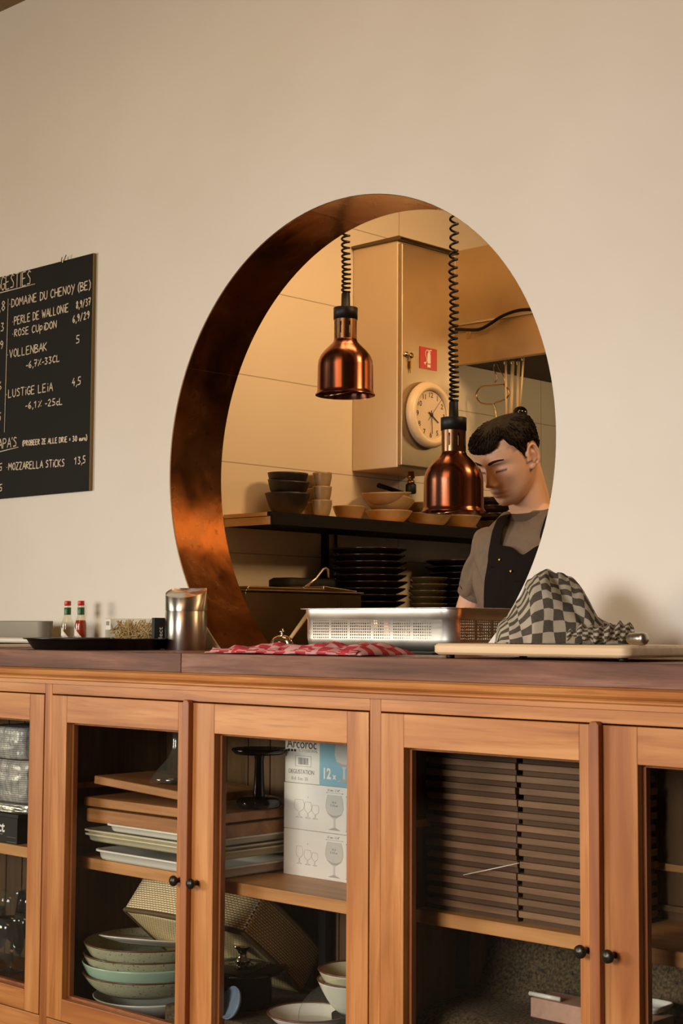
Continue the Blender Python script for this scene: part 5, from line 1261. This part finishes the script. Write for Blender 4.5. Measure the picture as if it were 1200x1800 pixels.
def face_feat(x, z):
    ax = abs(x)
    d = 0
    w = .0085 + .0080*min(1, max(0, (.015-z)/.05))
    prof_ = max(0, min(1, (.024-z)/.058))**1.15
    if z < -.036: prof_ *= max(0, 1-(-.036-z)/.014)**1.3
    d += .0275*prof_*gs(x, w)
    d += .0110*gs(ax-.0150, .0065)*gs(z+.040, .0085)          # nostril wings
    d -= .0135*gs(ax-.033, .017)*gs(z-.004, .0105)            # eye sockets
    d -= .006*gs(ax-.016, .008)*gs(z-.004, .012)
    d += .0092*gs(ax-.033, .0120)*gs(z+.000, .0085)           # lids
    d -= .0020*gs(ax-.033, .013)*gs(z+.0065, .0018)
    d += .0050*gs(ax-.030, .022)*gs(z-.023, .0075)            # brow
    d += .0050*gs(ax-.050, .018)*gs(z+.022, .016)             # cheek
    d -= .0030*gs(ax-.045, .014)*gs(z+.060, .018)
    d += .0080*gs(x, .021)*gs(z+.0635, .0048)*(1-.35*gs(x, .004))
    d += .0095*gs(x, .0185)*gs(z+.0755, .0055)
    d -= .0070*gs(x, .024)*gs(z+.0692, .0021)
    d -= .0030*gs(x, .004)*gs(z+.056, .006)
    d -= .0045*gs(x, .022)*gs(z+.0865, .0048)
    d += .0060*gs(x, .020)*gs(z+.104, .011)                   # chin
    return d
def head_pt(a, z, off=0):
    """a = 0 at the face, positive to his left"""
    yf, yb, w = rowat(z); yc = (yf+yb)/2-.004
    s_, c_ = sin(a), cos(a)
    px = math.copysign(abs(s_)**(.92), s_)
    py = math.copysign(abs(c_)**(.86 if c_ > 0 else .95), c_)
    x = w*px; y = yc + ((yf-yc) if c_ > 0 else (yc-yb))*py
    if c_ > 0: y += face_feat(x, z)*min(1, c_*2.2)
    if off:
        n = Vector((px*.9, py, max(-.2, (z-.03)*9) if z > 0 else 0)).normalized()
        return Vector((x, y, z)) + n*off
    return Vector((x, y, z))
bodyb = MB()
na = 132; zs_ = []
k = 120
for i in range(k+1): zs_.append(-.119+(.0955+.119)*i/k)
V = [head_pt(2*PI*i/na, z) for z in zs_ for i in range(na)]
Fq = [(j*na+i, j*na+(i+1) % na, (j+1)*na+(i+1) % na, (j+1)*na+i) for j in range(k) for i in range(na)]
Fq += [tuple(reversed(range(na))), tuple(k*na+i for i in range(na))]
bodyb.add(V, Fq, 0, True, HM)
# ears
for s_ in (1, -1):
    E0 = Vector((s_*.0775, -.010, -.012)); tilt = Matrix.Translation(E0) @ Matrix.Rotation(s_*.30, 4, 'Z') @ Matrix.Rotation(.18, 4, 'X')
    bodyb.sphere((0, 0, 0), 1, 12, sc=(.0065, .0165, .029), xf=HM @ tilt)
    pts = []
    for i in range(22):
        a = math.radians(-125+285*i/21); pts.append((s_*(.0065), -.0005+.0170*cos(a+PI/2+.1), .003+.030*sin(a+PI/2+.1)*(1 if sin(a+PI/2) > 0 else .9)))
    bodyb.tube(pts, .0043, 8, xf=HM @ tilt)
    bodyb.tube([(s_*.006, .004, .014), (s_*.0075, -.004, .006), (s_*.0075, -.006, -.008), (s_*.005, .004, -.016)], .003, 8, xf=HM @ tilt)
    bodyb.sphere((s_*.003, .006, -.027), .0075, 8, sc=(.6, 1, 1.1), xf=HM @ tilt)
    bodyb.sphere((s_*.004, .0135, -.003), .005, 8, sc=(.8, .8, 1.3), xf=HM @ tilt)
# neck, trunk, limbs (place coordinates)
def Wp(x, y, z): return PO + Vector((x, y, z))
nb = HM @ Vector((0, -.034, -.035)); nb2 = HM @ Vector((0, -.020, -.085))
bodyb.tube([Wp(0, .0, 1.33), Wp(0, -.012, 1.40), Wp(-.003, -.03, 1.45), nb2.lerp(nb, .6), nb], [.085, .069, .060, .057, .054], 24)
TOR = [(.86, .165, .115, .01), (.95, .163, .115, .005), (1.05, .158, .110, 0), (1.15, .168, .115, -.005), (1.24, .172, .122, -.012), (1.31, .176, .118, -.012), (1.355, .168, .103, -.008), (1.395, .135, .082, -.004), (1.425, .100, .066, -.004), (1.45, .066, .056, -.010)]
def torat(z):
    for a, b in zip(TOR, TOR[1:]):
        if a[0] <= z <= b[0]: t = (z-a[0])/(b[0]-a[0]); return tuple(a[k]+(b[k]-a[k])*t for k in (1, 2, 3))
    return TOR[0][1:] if z < TOR[0][0] else TOR[-1][1:]
def tpt(a, z, off=0):
    w, d, yc = torat(z); s_, c_ = sin(a), cos(a)
    return Wp((w+off)*math.copysign(abs(s_)**.85, s_), yc-(d+off)*math.copysign(abs(c_)**.85, c_), z)
loft(bodyb, [[tpt(2*PI*i/48, z) for i in range(48)] for z in [.86+.59*j/30 for j in range(31)]])
def arm(s_):
    S0, E0, H0 = Vector((s_*.185, .0, 1.345)), Vector((s_*.262, .05, 1.095)), Vector((s_*.150, -.095, 1.10))
    if s_ < 0: S0, E0, H0 = Vector((-.160, .0, 1.345)), Vector((-.300, .035, 1.105)), Vector((-.180, -.105, 1.10))
    p = [S0+Vector((-s_*.04, 0, .0)), S0, S0.lerp(E0, .35), S0.lerp(E0, .75), E0, E0.lerp(H0, .25), E0.lerp(H0, .6), H0]
    return [Wp(*q) for q in p], [.048, .052, .046, .041, .038, .040, .034, .026]
for s_ in (-1, 1):
    p, r_ = arm(s_); bodyb.tube(p, r_, 20)
    H0 = p[-1]; d = (p[-1]-p[-2]).normalized(); sd = Vector((-d.y, d.x, 0)).normalized(); upv = Vector((0, 0, 1)); dn = -upv
    # palm then four fingers of different lengths and a thumb from its side
    for t_ in range(4): bodyb.tube([H0+sd*(t_-1.5)*.012-d*.005, H0+d*.045+sd*(t_-1.5)*.019, H0+d*.085+sd*(t_-1.5)*.0195], [.018, .0145, .0115], 10)
    for t_, L in enumerate((.066, .077, .072, .056)):
        b0 = H0+d*.080+sd*(t_-1.5)*.0195*(1 if True else 1)
        q1 = b0+d*L*.48+dn*.006+sd*(t_-1.5)*.002; q2 = q1+d*L*.28+dn*.018; q3 = q2+d*L*.10+dn*.022
        bodyb.tube([b0, q1, q2, q3], [.0098, .0090, .0082, .0066], 10)
    th_ = -s_ if False else (1 if (sd.x*s_ < 0) else -1)
    b0 = H0+d*.022+sd*th_*.024+dn*.004; q1 = b0+d*.032+sd*th_*.022+dn*.010; q2 = q1+d*.030+sd*th_*.008+dn*.010
    bodyb.tube([b0-d*.01, b0, q1, q2], [.014, .0135, .0105, .0085], 10)
for s_ in (-1, 1):
    bodyb.tube([Wp(s_*.085, .01, .92), Wp(s_*.095, .0, .75), Wp(s_*.10, -.01, .50), Wp(s_*.10, .01, .34), Wp(s_*.10, .03, .10), Wp(s_*.10, .02, .05)], [.088, .082, .056, .054, .040, .040], 18)
    bodyb.tube([Wp(s_*.10, .05, .045), Wp(s_*.105, -.05, .04), Wp(s_*.11, -.15, .025)], [.038, .036, .022], 12)
bo = bodyb.build('body', 'skin', man, True)
rm_ = bo.modifiers.new('remesh', 'REMESH'); rm_.mode = 'VOXEL'; rm_.voxel_size = .0026; rm_.use_smooth_shade = True
sm = bo.modifiers.new('smooth', 'SMOOTH'); sm.factor = .5; sm.iterations = 3
dg = bpy.context.evaluated_depsgraph_get()
me2 = bpy.data.meshes.new_from_object(bo.evaluated_get(dg)); bo.modifiers.clear(); old = bo.data; bo.data = me2; bpy.data.meshes.remove(old)
me2.polygons.foreach_set('use_smooth', [True]*len(me2.polygons))
# skin tone attribute: r lips and flush, g stubble and lid shade, b lash line
ca = me2.color_attributes.new('tone', 'FLOAT_COLOR', 'POINT'); HI = HM.inverted(); pm = chain(man)
for i, v in enumerate(me2.vertices):
    q = pm @ v.co
    if q.z < 1.38: ca.data[i].color = (0, 0, 0, 1); continue
    h = HI @ q; x, y, z = h; r_ = g_ = b2 = 0.0
    if y > .03:
        lip = max(gs(x, .021)*gs(z+.0640, .0042), gs(x, .019)*gs(z+.0748, .0052)); r_ = min(1, 1.1*lip)*.75
        r_ = max(r_, .35*gs(x, .018)*gs(z+.036, .012), .18*gs(abs(x)-.052, .016)*gs(z+.03, .016))
        line = gs(z+.0692, .0015)*gs(x, .023)
        g_ = .40*gs(x, .030)*gs(z+.100, .020)+.45*gs(x, .020)*gs(z+.0555, .005)
        g_ = max(g_, .30*gs(abs(x)-.034, .014)*gs(z-.012, .006))
        lash = gs(z+.0062+.10*(abs(x)-.033)**2/.033, .0029)*(1 if .018 < abs(x) < .049 else 0)
        b2 = max(lash*.95, .8*line, .5*gs(abs(x)-.008, .0045)*gs(z+.0475, .0025))
    if abs(x) > .06 and y < .03: r_ = max(r_, .30*gs(y+.010, .02)*gs(z+.01, .035))
    ca.data[i].color = (r_, min(1, g_), min(1, b2), 1)
# eyebrows
for s_ in (1, -1):
    e = MB()
    def brow(u, v):
        t = u; x = s_*(.0115+.041*t); z = .0205+.0090*sin(t*PI*.62)-.0064*t*t
        wd = .0046*(1-.62*t)*min(1, .55+t*5)
        zz = z+wd*(v-.5)*2+.0002*sin(u*40+v*5)
        yf, yb, w = rowat(zz); a = math.asin(min(.99, abs(x)/w)**(1/.92)); p = head_pt(s_*a, zz); n = Vector((s_*.35*t, .9, .2)).normalized()
        return p+n*(.0003+.0016*(1-(2*v-1)**2))
    e.grid(brow, 40, 6, xf=HM)
    e.build('eyebrow', 'brow', man, True)
# hair: a cap over the skull with a heavier fringe, cut around the ears
def hairline(a):
    d = abs(math.degrees((a+PI) % (2*PI)-PI))
    pts = [(0, .056), (22, .055), (34, .060), (42, .073), (50, .074), (58, .058), (66, .042), (72, .028), (77, .000), (82, -.012), (87, .004), (92, .020), (100, .025), (112, .012), (122, -.010), (135, -.040), (150, -.060), (165, -.068), (180, -.070)]
    for (p, z), (q, w) in zip(pts, pts[1:]):
        if p <= d <= q: return z+(w-z)*(d-p)/(q-p)
    return pts[-1][1]
hb = MB(); NA, NZ = 220, 64
def hpt(u, v):
    a = 2*PI*u; z0 = hairline(a)+.004*noise.noise(Vector((cos(a)*9, sin(a)*9, 1))); z = z0+(.0953-z0)*v
    d = abs(math.degrees((a+PI) % (2*PI)-PI))
    front = max(0, 1-d/62); top = min(1, max(0, (z-.03)/.05))
    th_ = .0035+.0065*min(1, v*4)*(1-.5*max(0, 1-top))+.002*top
    th_ += front*(.0075*min(1, v*9+.35)*(1-.6*v))
    if d > 70: th_ -= .004*(1-top)
    n1 = noise.noise(Vector((a*7+z*18, z*55, 0)))+.6*noise.noise(Vector((a*19, z*90+a*4, 5)))
    th_ += .0018*n1*min(1, v*5)*(1 if d < 100 else .5)
    if v == 0: th_ = .0008 + front*.004
    p = head_pt(a, z, th_)
    if front > 0 and v < .22: p.z -= .004*front*(1-v/.22); p.y += .003*front
    return p
V = [hpt(i/NA, j/NZ) for j in range(NZ+1) for i in range(NA)]
hb.add(V, [(j*NA+i, j*NA+(i+1) % NA, (j+1)*NA+(i+1) % NA, (j+1)*NA+i) for j in range(NZ) for i in range(NA)]+[tuple(NZ*NA+i for i in range(NA))], 0, True, HM)
rh = random.Random(4)                     # loose locks over the top and the fringe
for i in range(800):
    u = rh.random(); v = rh.uniform(.06, .97); a = 2*PI*u; d = abs(math.degrees((a+PI) % (2*PI)-PI))
    p0 = hpt(u, v); fwd = -1 if d < 100 else -1
    v1 = max(.0, v-rh.uniform(.12, .30)*(1.0 if d < 70 else .6)); du = rh.uniform(-.012, .012)
    p1 = hpt((u+du*.5) % 1, (v+v1)/2); p2 = hpt((u+du) % 1, v1)
    c = Vector((0, 0, .02)); o1 = (p1-c).normalized()*rh.uniform(.001, .004); o2 = (p2-c).normalized()*rh.uniform(.0, .003)
    hb.tube([p0, p1+o1, p2+o2], [.0012, .0019, .0004], 4, xf=HM, ell=(1, .7))
hb.build('hair', 'hair', man, True)
# t-shirt: trunk and sleeves grown into one cloth surface
ts = MB()
loft(ts, [[tpt(2*PI*i/64, z, .012 if z < 1.38 else .009) for i in range(64)] for z in [.90+.535*j/36 for j in range(37)]])
for s_ in (-1, 1):
    p, r_ = arm(s_); a0, a1, a2, a3, a4 = p[0], p[1], p[2], p[3], p[4]
    e = a1.lerp(a4, .60)
    ts.tube([a0, a1+Vector((0, 0, .004)), a1.lerp(a4, .3), a1.lerp(a4, .55), e], [.056, .060, .056, .053, .050], 28)
to = ts.build('tshirt', 'shirt', man, True)
rm_ = to.modifiers.new('remesh', 'REMESH'); rm_.mode = 'VOXEL'; rm_.voxel_size = .006; rm_.use_smooth_shade = True
sm = to.modifiers.new('smooth', 'SMOOTH'); sm.factor = .5; sm.iterations = 6
dg = bpy.context.evaluated_depsgraph_get(); me3 = bpy.data.meshes.new_from_object(to.evaluated_get(dg)); to.modifiers.clear(); old = to.data; to.data = me3; bpy.data.meshes.remove(old)
for v in me3.vertices:                     # folds running from the armpit and around the sleeve
    c = v.co; ax = abs(c.x); f1 = .0
    arm_f = min(1, max(0, (ax-.13)/.08)); ch = 1-arm_f
    f1 += arm_f*.0050*sin((c.z*1.0+ax*.9)*85+3*noise.noise(c*9))
    f1 += ch*.0040*noise.noise(Vector((c.x*16, c.y*7, c.z*9)))+.003*noise.noise(c*22)
    f1 += ch*.006*sin((ax*1.4-c.z)*60)*gs(ax-.13, .05)*gs(c.z-1.26, .08)
    v.co = c + v.normal*f1
me3.polygons.foreach_set('use_smooth', [True]*len(me3.polygons))
nk = MB(); NCK = []
for i in range(48):
    a = 2*PI*i/48; z = 1.432-.020*cos(a)*1.0; w, d, yc = .086, .076, -.006
    NCK.append(Wp(w*sin(a), yc-d*cos(a)*(1.05 if cos(a) > 0 else .85), z+.012*(1-cos(a))*.5))
nk.tube(NCK, .0105, 10, closed=True, ell=(.6, 1.25)); nk.build('collar', 'collar', man, True)
hm = MB()
for s_ in (-1, 1):
    p, r_ = arm(s_); e = p[1].lerp(p[4], .59); d = (p[4]-p[1]).normalized(); hm.tube([e-d*.014, e, e+d*.005], [.0515, .0528, .0520], 28, caps=False)
hm.build('sleeve_hem', 'shirt', man, True)
# apron
ap = MB()
def bib(u, v):
    z = .42+.905*v; a = (u-.5)*2
    half = .95 if z < 1.02 else .95-.42*((z-1.02)/.305)
    z2 = z-.02*gs(u-.5, .16)*(v**8)+.012*abs(a)*v**8
    p = tpt(a*half*.84+.25, max(.87, z2), .024+.004*noise.noise(Vector((u*6, v*9, 2)))); 
    if z < .87: p.y -= (.87-z)*.05
    p.z = z2; return p
ap.grid(bib, 40, 60); ap.build('apron', 'apron', man, True, solid=.003)
def strap(s_):
    m_ = MB(); L = []
    for i in range(15):
        t = i/14; x = s_*(.078-.004*t)+.042*(1-.6*t)
        if t < .62:
            z = 1.27+.155*(t/.62); w, d, yc = torat(z); xx = min(.97, abs(x)/(w+.02)); y = yc-(d+.026)*(1-xx**2)**.5
        else: z = 1.425-.02*((t-.62)/.38)**2; y = -.035+.10*(t-.62)/.38
        L.append(Wp(x, y-.002, z+(.010 if t > .3 else 0)))
    V = []
    for i, c in enumerate(L):
        for sd in (-.021, .021): V.append(c+Vector((sd, abs(sd)*.1, -.10*sd*s_ if i > 6 else 0)))
    m_.add(V, [(2*i, 2*i+1, 2*i+3, 2*i+2) for i in range(14)], 0, True); m_.build('strap', 'apron', man, True, solid=.003, subsurf=1)
strap(-1); strap(1)
pk = MB(); pk.grid(lambda u, v: bib(.40+.32*u, .80+.105*v) + Vector((0, -.004, 0)), 12, 8); pk.build('chest_pocket', 'apron', man, True, solid=.003)
def onbib(px, py):
    best = None
    for i in range(60):
        for j in range(60):
            p = bib(i/59, .6+.4*j/59); d = (p-CAM); s_ = F_PX/d.dot(fw); X_, Y_ = 600+s_*d.dot(rt), 900-s_*d.dot(up); e = (X_-px)**2+(Y_-py)**2
            if best is None or e < best[0]: best = (e, p)
    return best[1]
for px, py in ((880, 985), (899, 1005)):
    q = onbib(px, py); m_ = MB(); m_.sphere(q+Vector((0, -.005, 0)), .0045, 8, sc=(1, .6, 1)); m_.build('button', 'brass', man, True)
tq = MB()
for s_ in (-1, 1): tq.tube([Wp(s_*.085, .01, .95), Wp(s_*.095, .0, .75), Wp(s_*.10, -.01, .50), Wp(s_*.10, .01, .34), Wp(s_*.10, .03, .085)], [.105, .098, .074, .070, .062], 20)
loft(tq, [[tpt(2*PI*i/32, z, .016) for i in range(32)] for z in (.86, .90, .94)]); tq.build('trousers', 'trouser', man, True)
for s_ in (-1, 1):
    m_ = MB(); m_.tube([Wp(s_*.10, .085, .048), Wp(s_*.10, .04, .05), Wp(s_*.105, -.05, .048), Wp(s_*.11, -.13, .036), Wp(s_*.112, -.178, .03)], [.036, .046, .046, .038, .020], 14, ell=(1, 1)); m_.build('shoe', 'shoe', man, True)
